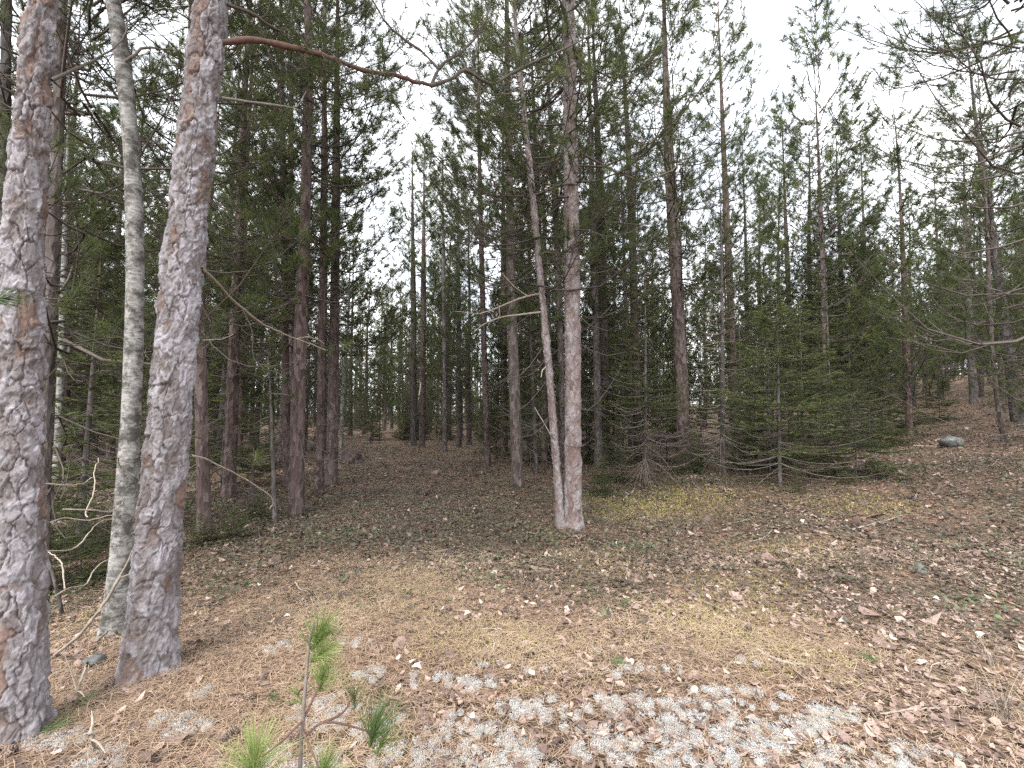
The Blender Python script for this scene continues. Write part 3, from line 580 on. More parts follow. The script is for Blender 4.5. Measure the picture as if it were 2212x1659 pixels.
L1, L3, CM, CC, L1B = roots[0], roots[1], roots[2], roots[3], roots[4]
YA = L3.location.y
def bough(part, P, seed, n, Lr=(0.12, 0.5), u0=0.15, k=30, hang=0.0, w=0.0032, mats=('twig', 'needle'), tl=0.12):
    """side twigs and needle tufts growing from the limb with centre line P (world): sub-parts of that limb"""
    r = np.random.default_rng(seed); o = np.array(part.parent.location); Qs, Rs, tc, td = [], [], [], []; m = len(P) - 1
    for i in range(n):
        f = r.uniform(u0, 1.0) * m; a = min(int(f), m - 1); p = P[a] + (P[a + 1] - P[a]) * (f - a); d = unit(P[a + 1] - P[a]) * r.uniform(0.0, 0.9) + r.normal(0, 0.75, 3); d[2] += 0.25 - hang; d = unit(d)
        l = r.uniform(*Lr); s = np.linspace(0, 1, 7)[:, None]; bend = r.normal(0, 0.35, 3) + np.array([0, 0, 0.35]); Q = p + d * l * s - np.array([0, 0, 0.18]) * l * np.sin(s * 3.1) + bend * l * s * s
        Qs.append(Q); Rs.append(np.linspace(0.0034, 0.0018, 7))
        if r.random() < 0.8: tc.append(Q[-1]); td.append(Q[-1] - Q[-2])
        for j in range(r.integers(0, 3)):
            a2 = r.integers(2, 6); d2 = unit(unit(Q[a2] - Q[a2 - 1]) + r.normal(0, 0.7, 3)); l2 = l * r.uniform(0.25, 0.5); Q2 = Q[a2] + d2 * l2 * s + np.array([0, 0, 0.3]) * l2 * s * s; Qs.append(Q2); Rs.append(np.linspace(0.0026, 0.0014, 7))
            if r.random() < 0.85: tc.append(Q2[-1]); td.append(Q2[-1] - Q2[-2])
    mb = MB(); tubes(mb, np.array(Qs) - o, Rs, 4, r.random(len(Qs)) * 0.6); link('twigs', mb.mesh('twigs', M[mats[0]]), part)
    if tc: mb = MB(); needles(mb, np.array(tc) - o, td, k, tl, w, r, (8, 85), 0.07, 0.08); link('needles', mb.mesh('needles', M[mats[1]]), part)
LB = []
def limb_b(*a, **k): LB.append(limb(*a, **k)); return LB[-1]
limb_b(L3, 'limb', [(482,92,YA),(548,86,YA+.05),(620,100,YA+.15),(700,120,YA+.25),(780,150,YA+.35),(860,165,YA+.5),(932,186,YA+.65)], 14, 8, 'limb', 40, 9, 0.75)
limb_b(L3, 'limb', [(930,186,YA+.65),(955,140,YA+.75),(1000,110,YA+.85),(1045,55,YA+.95),(1062,-10,YA+1.05)], 8, 4, 'twig', 24, 6, 0.3)
limb_b(L3, 'limb', [(948,150,YA+.72),(912,112,YA+.75),(880,90,YA+.8),(835,50,YA+.85),(795,-15,YA+.9)], 6, 4, 'twig', 20, 6, 0.3)
limb_b(L3, 'limb', [(930,186,YA+.65),(975,170,YA+.72),(1005,152,YA+.8),(1040,172,YA+.9),(1068,180,YA+1.0),(1120,150,YA+1.1),(1190,118,YA+1.25),(1260,85,YA+1.4),(1325,40,YA+1.55)], 9, 3, 'twig', 40, 6, 0.3)
limb_b(L3, 'limb', [(1002,155,YA+.8),(1035,185,YA+.9),(1060,202,YA+1.0),(1095,202,YA+1.1),(1120,188,YA+1.2)], 4, 2, 'twig', 18, 5, 0.5)
limb_b(L3, 'limb', [(492,10,YA),(545,30,YA+.1),(590,60,YA+.2),(625,85,YA+.35),(680,170,YA+.5)], 9, 3, 'twig', 24, 6, 0.25)
limb(L3, 'dead_branch', [(480,212,YA),(540,220,YA+.1),(600,228,YA+.2),(640,230,YA+.3),(660,200,YA+.4)], 7, 2, 'twig', 18, 6, 0.7)
for i, (part, P) in enumerate(LB): bough(part, P, 80 + i, (30, 16, 16, 30, 10, 26)[i], u0=(0.3, 0.1, 0.1, 0.05, 0.2, 0.2)[i], Lr=(0.15, 0.6))
for (x, y, w) in ((745,140,26),(830,160,40),(905,180,30),(700,122,-22),(965,175,44),(1035,178,-30)):     # thin twigs that hang in loops below the limb
    limb(L3, 'twig', [(x,y,YA+.4),(x+w*.15,y+34,YA+.42),(x+w*.7,y+62,YA+.45),(x+w*1.3,y+58,YA+.5),(x+w*1.7,y+25,YA+.55)], 2.6, 1.4, 'twig', 18, 4, 0.35)
limb(L3, 'dead_branch', [(436,580,YA),(470,612,YA+.2),(500,645,YA+.4),(560,695,YA+.7),(600,715,YA+.9),(640,732,YA+1.1),(705,757,YA+1.3)], 7, 2.2, 'deadtwig', 30, 6, 0.45)
limb(L3, 'dead_branch', [(640,732,YA+1.1),(670,728,YA+1.2),(700,742,YA+1.3)], 2.4, 1.4, 'deadtwig', 10, 5, 0.4)
limb(L3, 'dead_branch', [(520,660,YA+.5),(545,715,YA+.6),(548,770,YA+.7),(575,800,YA+.8)], 2.6, 1.4, 'twig', 14, 5, 0.6)
limb(L3, 'dead_branch', [(412,984,YA),(440,990,YA+.2),(470,1004,YA+.5),(520,1030,YA+.9),(565,1058,YA+1.2),(590,1080,YA+1.4),(583,1100,YA+1.5)], 4.5, 2.4, 'deadtwig', 24, 5, 0.85)
limb(L3, 'dead_branch', [(436,735,YA+.2),(480,732,YA+.3),(505,722,YA+.4)], 2.4, 1.4, 'deadtwig', 10, 5, 0.6)
tuft_part(L3, [(712,757,YA+1.3,.9,.3,.3),(752,742,YA+1.35,.9,.2,.6),(580,800,YA+.8,.5,.2,-.4),(560,985,YA+.8,.4,.2,.6),(1325,38,YA+1.55,.8,.3,.5),(1290,30,YA+1.5,.4,.3,.8),(1190,116,YA+1.25,.2,.2,1),
               (1068,178,YA+1.0,.2,.2,-1),(1062,30,YA+1.0,.2,.2,1),(1045,60,YA+.95,.6,.2,.8),(800,20,YA+.9,-.3,.1,1),(640,60,YA+.4,.3,.2,1),(690,150,YA+.5,.5,.2,-.2)], 46, 0.125, 0.003, 'needle', 3)
limb(L1, 'dead_branch', [(112,173,L1.location.y),(160,150,L1.location.y+.1),(205,128,L1.location.y+.25),(250,100,L1.location.y+.4),(272,70,L1.location.y+.5),(278,30,L1.location.y+.6)], 7, 3, 'twig', 20, 6, 0.3)
limb(L1, 'dead_branch', [(118,178,L1.location.y),(150,205,L1.location.y+.2),(180,222,L1.location.y+.35),(215,235,L1.location.y+.5)], 4, 2, 'twig', 14, 5, 0.3)
limb(L1, 'twig', [(-40,650,1.45),(-10,646,1.45),(8,645,1.45)], 6, 4, 'limb', 6, 6, 0.9)
tuft_part(L1, [(10,645,1.45,1,.05,.12)], 80, 0.115, 0.0022, 'oldneedle', 5, spread=(4, 42))
limb(birch_root, 'branch', [(270,133,3.4),(292,118,3.4),(308,104,3.45),(340,104,3.5),(384,110,3.6)], 9, 2, 'twig', 16, 6, 0.6)
for i, pts in enumerate([[(100,1190),(150,1188),(172,1176),(195,1148),(212,1130),(240,1122),(282,1118)], [(140,1272),(134,1222),(122,1204),(105,1191)], [(105,1130),(140,1119),(190,1124),(238,1114),(272,1126)], [(190,1118),(186,1106),(204,1060),(203,1030),(212,990)],
                         [(85,1043),(140,1048),(172,1046),(203,1030)], [(115,1290),(150,1270),(185,1262),(208,1225),(255,1198)], [(135,1100),(200,1102),(240,1105),(262,1090),(280,1070)], [(255,990),(262,1010),(300,1035)]]):
    limb(L1B, 'dead_branch', [(x, y, 3.0 + 0.12 * j) for j, (x, y) in enumerate(pts)], 3.2, 1.8, 'deadtwig', 22, 5, 0.75)
YC = CC.location.y
limb(CC, 'dead_branch', [(1170,634,YC),(1140,640,YC-.1),(1110,650,YC-.2),(1060,671,YC-.3),(1030,678,YC-.4),(985,672,YC-.5)], 6, 1.6, 'deadtwig', 22, 6, 0.5)
limb(CC, 'dead_branch', [(1172,674,YC),(1120,680,YC-.2),(1080,686,YC-.35),(1050,698,YC-.45),(1022,718,YC-.5)], 4, 1.6, 'deadtwig', 20, 6, 0.6)
limb(CC, 'dead_branch', [(1140,640,YC-.1),(1112,620,YC-.15),(1095,602,YC-.2),(1084,590,YC-.2)], 2.6, 1.4, 'deadtwig', 10, 5, 0.6)
limb(CC, 'dead_branch', [(1078,660,YC-.3),(1080,685,YC-.3)], 2.4, 1.6, 'deadtwig', 6, 5, 0.6)
limb(CC, 'dead_branch', [(1182,790,YC),(1172,800,YC-.1),(1168,815,YC-.15)], 3, 1.6, 'deadtwig', 8, 5, 0.9)
limb(CC, 'dead_branch', [(1190,940,YC),(1170,905,YC+.1),(1155,880,YC+.2)], 2.6, 1.4, 'deadtwig', 8, 5, 0.6)
limb(CM, 'limb', [(1240,250,CM.location.y),(1268,205,CM.location.y-.2),(1300,190,CM.location.y-.3),(1340,235,CM.location.y-.4),(1400,180,CM.location.y-.5)], 5, 2, 'twig', 20, 5, 0.5)
tuft_part(CC, [(1086,688,YC-.3,-1,0,.4),(1140,512,YC,-.5,0,.8),(1155,515,YC-.1,.3,-.4,.9)], 60, 0.13, 0.0045, 'needle', 8)
tuft_part(CM, [(1200,410,CM.location.y-.3,-.4,-.4,.8),(1228,505,CM.location.y-.3,.1,-.8,.3),(1210,60,CM.location.y-.4,.1,-.3,.9)], 60, 0.14, 0.0045, 'needle', 9)

def thin_pine(lab, path, tufts, bark='far_grey', seed=0, group='thin young pines by the reddish trunks'):
    Y = float(gnd(path[0][0], path[0][1])[1]); top = at(path[-1][0], path[-1][1], Y)
    b0 = gnd(path[0][0], path[0][1]); base, X, R, zt = trunk_from_pixels(path, Y, top[2] - b0[2] + 0.02)
    me = trunk_mesh(base, X, lambda z: np.maximum(R(z), 0.006), top[2], Y, 10, 0.05, 6.0, M[bark], depth=0.0, flare=0.2, seed=seed)
    root = tag(link('young_pine_tree', None, None, tuple(base)), lab, 'pine tree', group); link('trunk', me, root)
    for (tx, ty, dx, dy) in tufts:
        limb(root, 'branch', [(tx, ty, Y), (tx + dx * .5, ty + dy * .3, Y - .05), (tx + dx, ty + dy, Y - .1)], 2.6, 1.6, 'twig', 8, 4, 0.4)
        tuft_part(root, [(tx + dx, ty + dy, Y - .1, dx / 60, -.2, .6)], 60, 0.14, 0.0042, 'needle', seed + int(tx + ty))
    return root
thin_pine('thin pale-stemmed young pine left of the thickest reddish trunk', [(594,1130,10),(590,1000,9),(586,900,8),(582,800,7),(578,752,5)], [(582,800,40,20),(581,790,-40,-10),(579,760,5,-30),(584,850,50,5),(586,900,-35,15),(580,775,30,-25)], seed=21)
thin_pine('short dark-stemmed young pine with a green tuft, left of the thin pale stem', [(547,1098,11),(546,1040,9),(545,985,6)], [(545,990,5,-35),(545,1000,40,-15),(545,1005,-38,-12),(546,1020,42,5),(545,1010,-20,-30)], 'far_red', seed=22)
thin_pine('bent whitish sapling stem close to the foot of the thick left pine', [(134,1330,9),(126,1290,9),(112,1230,8),(101,1190,7),(96,1130,5)], [], 'far_grey', seed=23)
# ------------------------------------------------------------------ young spruces and firs
def add_spruce(label, px, py, Y, H, proto, ph, group='small spruces under the pines', width=None, name='spruce_tree', cat='spruce tree', rz=None, trunk=None, wide=1.0):
    base = gnd(px, py) if Y is None else at(px, py, Y); base[2] = float(ground_h(base[0], base[1])); s = H / ph
    root = tag(link(name, None, None, tuple(base)), label, cat, group); rzz = random.uniform(0, 6.28) if rz is None else rz
    t = link('trunk', TS if trunk is None else trunk, root); t.scale = (s * ph / 4.2 if width is None else width / 0.07,) * 2 + (H / 4.2,)
    wx = s * wide
    for nm, me in zip(('branches', 'crown'), proto):
        o = link(nm, me, root); o.scale = (wx, wx, s); o.rotation_euler = (0, 0, rzz)
    occupied.append((base[0], base[1], 0.5)); return root
add_spruce('young spruce with fanned bare roots and lower twigs, just right of the middle pines', 1395, 1046, None, 5.4, SP[2], 5.5, width=0.075)
add_spruce('grey dead-branched spruce with a bare straight stem', 1562, 1022, None, 6.6, SP[4], 6.0, width=0.13)
add_spruce('feathery light green spruce with two thin stems on the right', 1685, 1050, None, 3.9, SP[0], 4.2, width=0.07, wide=1.5)
add_spruce('second thin stem beside the feathery light green spruce', 1663, 1022, None, 3.0, SP[1], 3.4, width=0.05, wide=1.3)
add_spruce('low bushy fir at the right end of the spruce thicket, before the slope', 1850, 1030, None, 1.9, SP[3], 3.0, wide=1.8)
add_spruce('low bushy fir left of the one ending the spruce thicket', 1775, 1000, None, 2.2, SP[3], 3.0, wide=1.6)
add_spruce('small round fir growing at the right foot of the straight middle pine', 1300, 1070, None, 0.7, SP[3], 3.0, wide=1.5)
add_spruce('low fir behind the straight middle pine, by the dark hollow', 1262, 1000, None, 1.5, SP[3], 3.0, wide=1.4)
add_spruce('dark spruce filling the gap behind the straight middle pine', 1272, 960, 13.5, 4.6, SP[1], 3.4)
add_spruce('dark spruce between the orange young pine and the crooked pine', 1140, 985, 14.0, 4.2, SP[1], 3.4)
add_spruce('dark dense fir behind the slim pine of the right slope', 1905, 945, 16.0, 5.0, SP[1], 3.4)
add_spruce('dark dense fir at the foot of the right slope, left of the slim pine', 1840, 955, 15.0, 5.6, SP[2], 5.5)
add_spruce('low fir with pale tips right behind the slim pine of the right slope', 2030, 905, 17.5, 2.0, SP[3], 3.0, wide=1.6)
add_spruce('tiny seedling fir at the foot of the slim pine on the right slope', 2015, 925, None, 0.5, SP[3], 3.0)
add_spruce('dark spruce boughs between the thick left pine and the birch', 175, 1110, 5.6, 4.6, SP[1], 3.4)
add_spruce('dark spruce right behind the birch and the stout pine', 335, 1060, 7.5, 5.2, SP[2], 5.5)
add_spruce('spruce with dark boughs behind the reddish pine left of the cluster', 480, 1010, 9.5, 4.8, SP[1], 3.4)
add_spruce('low spruce spreading on the ground between the left pines', 175, 1215, 4.6, 1.0, SP[3], 3.0, wide=1.6)
add_spruce('low fir seedling right of the stout left pine, by the reddish trunk', 505, 1165, None, 0.4, SP[3], 3.0, wide=2.2)
add_spruce('low fir seedling at the foot of the reddish pine on the left', 430, 1175, None, 0.36, SP[3], 3.0, wide=2.2)
add_spruce('fir seedling in front of the thickest reddish trunk of the cluster', 560, 1120, None, 0.4, SP[3], 3.0, wide=2.2)
add_spruce('tiny dark spruce standing alone on the open ground', 800, 958, None, 2.1, SP[0], 4.2, width=0.05)
add_spruce('low fir at the right border of the open ground', 1085, 985, None, 0.9, SP[3], 3.0)
add_spruce('bright green small fir at the far end of the open ground', 880, 962, None, 0.45, SP[3], 3.0)
add_spruce('low fir creeping in front of the feathery spruce', 1720, 1065, None, 0.5, SP[3], 3.0)
add_spruce('low fir between the grey spruce and the feathery spruce', 1620, 1010, None, 1.0, SP[3], 3.0)
add_spruce('small fir left of the grey dead-branched spruce', 1510, 1010, None, 0.9, SP[3], 3.0)
add_spruce('fir sapling between the young spruce with bare roots and the stout pink pine', 1440, 1000, None, 2.6, SP[0], 4.2)

for lab, px, py, Y, H, pi, ph, wd in (('half-grown spruce right behind the spruce with bare roots', 1345, 1000, 12.0, 4.4, 0, 4.2, 1.2), ('feathery spruce left of the stout pinkish pine', 1425, 1000, 11.8, 4.8, 2, 5.5, 1.3), ('feathery spruce right beside the stout pinkish pine', 1515, 1000, 11.4, 3.6, 0, 4.2, 1.4), ('taller spruce behind the grey dead-branched one', 1600, 990, 12.5, 5.2, 2, 5.5, 1.3), ('light green spruce left behind the feathery twin stems', 1632, 1000, 10.6, 2.8, 1, 3.4, 1.3), ('light green spruce right behind the feathery twin stems', 1735, 990, 11.5, 4.2, 0, 4.2, 1.4), ('tall light spruce left of the dark firs', 1795, 985, 12.6, 5.4, 2, 5.5, 1.4), ('light spruce in front of the dark firs', 1880, 975, 12.8, 3.0, 1, 3.4, 1.4), ('slim spruce close right of the slim grey trunk', 1325, 985, 14.0, 5.2, 2, 5.5, 1.2), ('low light fir between the middle pines and the bare-rooted spruce', 1330, 1040, 9.6, 1.3, 3, 3.0, 1.5), ('low light fir below the stout pinkish pine', 1490, 1030, 10.0, 1.0, 3, 3.0, 1.7), ('tall spruce behind the spruce thicket, under the free pine top', 1760, 960, 16.0, 6.5, 2, 5.5, 1.4)):
    add_spruce(lab, px, py, Y, H, SP[pi], ph, wide=wd)

# bare lower twigs fanning to the ground at the foot of two spruces
def fan(root, seed, n, L, h0):
    r = np.random.default_rng(seed)
    for i in range(n):
        az = r.uniform(0, 6.28); l = L * r.uniform(0.5, 1.1); s = np.linspace(0, 1, 7); h = h0 * r.uniform(0.5, 1.2)
        P = np.stack([math.cos(az) * l * s, math.sin(az) * l * s, h * (1 - s ** 1.4) + 0.02 + 0.06 * np.sin(s * 5) * r.normal()], -1)
        mb = MB(); tubes(mb, P[None], np.linspace(0.005, 0.002, 7)[None], 4, 0.05 + 0.5 * r.random()); link('dead_branch', mb.mesh('dead_branch', M['deadtwig'], True), root)
spr = [o for o in C.objects if o.name.startswith('spruce_tree')]
fan(spr[0], 1, 22, 0.55, 0.45); fan(spr[0], 4, 6, 0.9, 0.6); fan(spr[1], 2, 12, 0.35, 0.3); fan(spr[1], 5, 4, 0.6, 0.9); fan(spr[2], 3, 6, 1.0, 0.3)

# ------------------------------------------------------------------ the forest behind: every tree a thing of its own
r = np.random.default_rng(77)
bands = [(8.5, 14, 20), (14, 20, 58), (20, 30, 74), (30, 44, 84), (44, 60, 60)]
FILL = []
for lo, hi, cnt in bands:
    tries = 0; c = 0
    while c < cnt and tries < 6000:
        tries += 1
        Y = math.sqrt(r.uniform(lo * lo, hi * hi)); X = r.uniform(-1.32, 1.32) * Y; q = X / Y
        if Y < 19 and -0.42 < q < -0.04: continue                      # the open ground
        if Y < 24 and -0.22 < q < -0.12: continue
        if Y < 15.5 and 0.08 < q < 1.2: continue
        if Y < 19 and 0.80 < q < 1.2: continue                         # the bare slope
        if any((X - ox) ** 2 + (Y - oy) ** 2 < (1.15 if Y < 20 else 1.5) ** 2 for ox, oy, _ in occupied): continue
        occupied.append((X, Y, 1.0)); FILL.append((X, Y)); c += 1
LAND = [(-1e9, 'thick pine at the left edge'), (115, 'gap beside the thick left pine'), (200, 'curving birch'), (320, 'stout left pine'), (430, 'reddish left pine'), (560, 'cluster of reddish trunks'), (680, 'trunk pair by the open ground'), (770, 'open ground'), (930, 'leaning white stick'), (1030, 'slender reddish border pine'), (1130, 'crooked pine'), (1220, 'straight middle pine'), (1300, 'slim grey trunk'), (1370, 'spruce with bare roots'), (1440, 'stout pinkish pine'), (1530, 'grey dead-branched spruce'), (1640, 'feathery light green spruce'), (1740, 'pine with the free pointed top'), (1840, 'dark firs'), (1930, 'slim pine on the right slope'), (2020, 'grey rock'), (2120, 'pine at the right edge')]
def where(X, Y):
    px = W0 / 2 + FPX * X / Y; nm = [n for x, n in LAND if x <= px][-1]
    return ('close behind the ' if Y < 16 else 'behind the ' if Y < 22 else 'well behind the ' if Y < 32 else 'far behind the ') + nm
BK = {'far_pine': 'brown', 'far_red': 'reddish', 'far_grey': 'grey'}
for i, (X, Y) in enumerate(FILL):
    base = (X, Y, float(ground_h(X, Y)) - 0.03); u = r.random(); q = X / Y
    H = r.uniform(12.0, 14.8)
    if q > 0.6 and Y < 19: H = r.uniform(11.0, 13.5)
    rz = r.uniform(0, 6.28); lean = (r.normal(0, 0.018), r.normal(0, 0.018))
    if u < 0.42 and Y < 44:
        s = r.uniform(0.65, 1.15); add_tree('young_pine_tree', 'bushy young green pine standing ' + where(X, Y), 'pine tree', 'young pines deeper in the forest', base, TY[i % 2], PY[i % 3], s, rz, lean, trunk_fixed=False)
    else:
        bk = ('far_pine', 'far_red', 'far_grey')[int(r.integers(0, 3))]; P = PM[i % 4] if Y < 24 else PF[i % 3]
        add_tree('pine_tree', 'tall %s pine standing ' % BK[bk] + where(X, Y), 'pine tree', 'tall pines deep in the forest', base, TT[bk][i % 2], P, H / 14.0, rz, lean, trunk_fixed=False)
for i in range(96):
    Y = r.uniform(13, 40); X = r.uniform(-1.25, 1.25) * Y; q = X / Y
    if i > 63: Y = r.uniform(24, 48); X = r.uniform(-0.42, 0.05) * Y; q = X / Y
    if Y < 22 and -0.42 < q < -0.05 or 0.85 < q and Y < 22: continue
    H = r.uniform(1.2, 4.2); pr, ph = ((SP[1], 3.4), (SP[3], 3.0), (SP[0], 4.2))[i % 3]; s = H / ph
    root = tag(link('spruce_tree', None, None, (X, Y, float(ground_h(X, Y)))), 'small dark spruce growing ' + where(X, Y), 'spruce tree', 'small spruces deeper in the forest')
    t = link('trunk', TS, root); t.scale = (s, s, H / 4.2)
    for nm, me in zip(('branches', 'crown'), pr): o = link(nm, me, root); o.scale = (s, s, s); o.rotation_euler = (0, 0, r.uniform(0, 6.28))

# the wood beyond, read as one mass
def far_wood():
    r = np.random.default_rng(9); mb = MB(); Ps, Rs = [], []; tc = []
    for i in range(500):
        Y = r.uniform(52, 100); X = r.uniform(-1.4, 1.4) * Y; h = float(ground_h(X, Y)); H = r.uniform(11, 15); Ps.append(np.array([[X, Y, h - 0.2], [X, Y, h + H * 0.5], [X, Y, h + H]])); Rs.append(np.array([0.14, 0.09, 0.02]))
        n = 110; z = h + H * np.where(r.random(n) < 0.35, r.random(n) * 0.35, r.random(n)); rad = 1.9 * (1.05 - (z - h) / H) * np.sqrt(r.random(n)); az = r.uniform(0, 6.28, n)
        tc.append(np.stack([X + rad * np.cos(az), Y + rad * np.sin(az), z], -1))
    tubes(mb, Ps, Rs, 4, 0.3); t = link('far_woodland', mb.mesh('far_woodland', M['far_grey']))
    cr = MB(); needles(cr, np.concatenate(tc), r.normal(0, 0.6, (len(tc) * 110, 3)) + np.array([0, 0, 0.6]), 4, 0.45, 0.14, r); o = link('far_foliage', cr.mesh('far_foliage', M['needle']), t)
    tag(t, 'hazy mass of pines closing the view far behind', None, None, 'stuff'); o['kind'] = 'stuff'
far_wood()

# ------------------------------------------------------------------ forest floor: litter, lichen, moss, low plants
def spots(n, ylo, yhi, seed, power=1.0, wide=1.45):
    r = np.random.default_rng(seed); Y = (r.uniform(ylo ** power, yhi ** power, n)) ** (1 / power); X = r.uniform(-1, 1, n) * (wide * Y + 0.8); return X, Y, r
def blob_mask(blobs, big=1.0):
    B = [(gnd(px, py), rx, ry, a) for px, py, rx, ry, a in blobs]
    def f(x, y):
        t = np.zeros_like(x)
        for g, rx, ry, a in B: t = np.maximum(t, a * np.exp(-((x - g[0]) / (rx * big)) ** 2 - ((y - g[1]) / (ry * big)) ** 2))
        return t
    return f
moss_m = blob_mask([(1380,1095,.9,.9,1),(1480,1075,.8,.7,.9),(1560,1350,.45,.4,1.1),(1700,1420,.35,.25,1),(1620,1330,.4,.3,.9),(1050,1385,.55,.28,.8),(1150,1390,.45,.2,.8),(840,1270,.55,.5,.55),(1290,1215,.5,.4,.6),(1700,1200,.7,.5,.6),(1600,1260,.4,.3,.7),(1850,1090,.8,.6,.6),(930,1330,.4,.3,.4),(1140,1495,.08,.06,.8),(210,1325,.09,.09,1)], 1.25)
straw_m = blob_mask([(830,1270,.9,.7,1),(700,1330,.8,.6,.8),(1100,1380,1.1,.4,.9),(300,1500,1.3,.5,1),(500,1560,.9,.5,1),(1600,1390,.8,.45,.9),(1000,1300,.7,.35,.7),(1350,1120,1.0,1.0,.7),(550,1450,.8,.5,1)])
lich_m = blob_mask([(400,1570,.17,.10,1.2),(440,1500,.08,.05,1),(600,1400,.10,.07,1),(380,1452,.06,.04,1),(230,1640,.15,.07,1),(130,1600,.14,.08,1),(690,1540,.17,.12,1),(790,1455,.14,.10,1),(650,1640,.2,.1,1),(800,1560,.22,.14,1),(770,1390,.10,.06,.8),
                    (930,1470,.18,.10,1),(1040,1480,.14,.09,1),(1000,1590,.25,.15,1.1),(1060,1440,.09,.05,.9),(1150,1450,.10,.06,.9),(1160,1530,.22,.10,1),(1250,1560,.22,.13,1),(1100,1640,.3,.12,1.1),(1330,1450,.2,.07,.9),(1400,1530,.28,.12,1.15),(1500,1560,.3,.14,1.2),(1450,1450,.16,.06,.9),(1550,1500,.2,.1,1),(1640,1520,.18,.09,1),(1620,1600,.3,.14,1.2),
                    (1750,1570,.18,.08,1),(1800,1550,.18,.06,1),(1350,1630,.3,.10,1),(1900,1640,.3,.08,1.1),(1760,1640,.3,.09,1.2),(2000,1630,.2,.07,.9),(1540,1640,.3,.1,1.2),(1600,1430,.12,.05,.8),(1310,1405,.1,.05,.7),(880,1640,.2,.1,.8)])
def cover_amount(x, y):
    q = x / np.maximum(y, 0.5); n = fbm(x * 0.8, y * 0.8, 21, 4); n2 = fbm(x * 3, y * 3, 25, 3)
    a = np.clip((y - 4.1 + 1.6 * np.maximum(q - 0.05, 0)) / 1.2, 0, 1) * np.where(q < 0.13, 1.0, np.clip(1.05 - 1.0 * (q - 0.13), 0.55, 1))
    b = np.clip((y - 3.2) / 1.0, 0, 1) * (0.10 + 0.5 * (n2 > 0.56))
    return np.clip(np.maximum(a * (0.45 + 1.8 * np.clip(n - 0.25, 0, 0.5)), b) * np.clip(1.2 - moss_m(x, y), 0, 1), 0, 1)

LT = np.array([[0, -.5, 0], [-.24, -.24, 0], [0, -.2, 0], [.24, -.24, 0], [-.30, .1, 0], [0, .1, 0], [.30, .1, 0], [0, .56, 0]], float)
LF = [[0, 2, 1], [0, 3, 2], [1, 2, 5], [1, 5, 4], [2, 3, 6], [2, 6, 5], [4, 5, 7], [5, 6, 7]]
def leaf_templates(n, r, curl=1.0):
    tv = np.broadcast_to(LT, (n, 8, 3)).copy(); wd = r.uniform(0.7, 1.25, n); tv[:, :, 0] *= wd[:, None]
    a = r.normal(0, 0.5, n) * curl; b = r.normal(0.25, 0.6, n) * curl; c = r.normal(0, 0.35, n) * curl
    tv[:, :, 2] = a[:, None] * tv[:, :, 0] ** 2 * 2 + b[:, None] * tv[:, :, 1] ** 2 + c[:, None] * tv[:, :, 0] * tv[:, :, 1] * 2 + r.normal(0, 0.02, (n, 8)); return tv
def ground_pts(X, Y, lift): return np.stack([X, Y, ground_h(X, Y) + lift], -1)

def leaf_litter():
    mb = MB()
    for n, lo, hi, pw, sz, sd in ((46000, 1.2, 5.0, 1.6, 0.034, 1), (60000, 4.5, 14.0, 1.3, 0.048, 2), (36000, 13.0, 34.0, 1.0, 0.075, 3)):
        X, Y, r = spots(n, lo, hi, 900 + sd, pw); q = X / Y
        keep = r.random(n) < np.clip(0.95 - 0.55 * straw_m(X, Y) - 0.45 * moss_m(X, Y) - 0.5 * np.clip(lich_m(X, Y), 0, 1) + 0.25 * np.clip(q, -0.4, 0.6), 0.05, 1) * np.clip(2.6 * fbm(X * 1.7, Y * 1.7, 31, 3) - 0.55, 0.1, 1.1)
        X, Y = X[keep], Y[keep]; m = len(X); q = X / Y; sc = sz * np.exp(r.normal(-0.05, 0.48, m))
        far = np.clip((Y - 4) / 6, 0, 1)  # mid-ground leaves tinted darker: canopy shade put into the colour, besides darker litter
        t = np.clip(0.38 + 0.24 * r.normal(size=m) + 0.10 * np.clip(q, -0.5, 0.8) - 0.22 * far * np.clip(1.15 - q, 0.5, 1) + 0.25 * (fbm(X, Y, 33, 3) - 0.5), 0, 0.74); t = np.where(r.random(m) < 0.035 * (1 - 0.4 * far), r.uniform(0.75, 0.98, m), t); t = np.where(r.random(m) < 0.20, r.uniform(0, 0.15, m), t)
        Mx = rotm(r.uniform(0, 6.283, m), np.abs(r.normal(0, 0.32, m)), r.uniform(0, 6.283, m)); tv = leaf_templates(m, r)
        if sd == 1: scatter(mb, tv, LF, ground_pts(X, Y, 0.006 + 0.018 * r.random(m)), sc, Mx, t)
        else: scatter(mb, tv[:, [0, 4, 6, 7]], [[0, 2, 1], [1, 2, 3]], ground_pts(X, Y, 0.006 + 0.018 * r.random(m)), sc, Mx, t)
    tag(link('leaf_litter', mb.mesh('leaf_litter', M['leaf'])), 'brown dead leaves strewn over the forest floor', None, None, 'stuff')
leaf_litter()

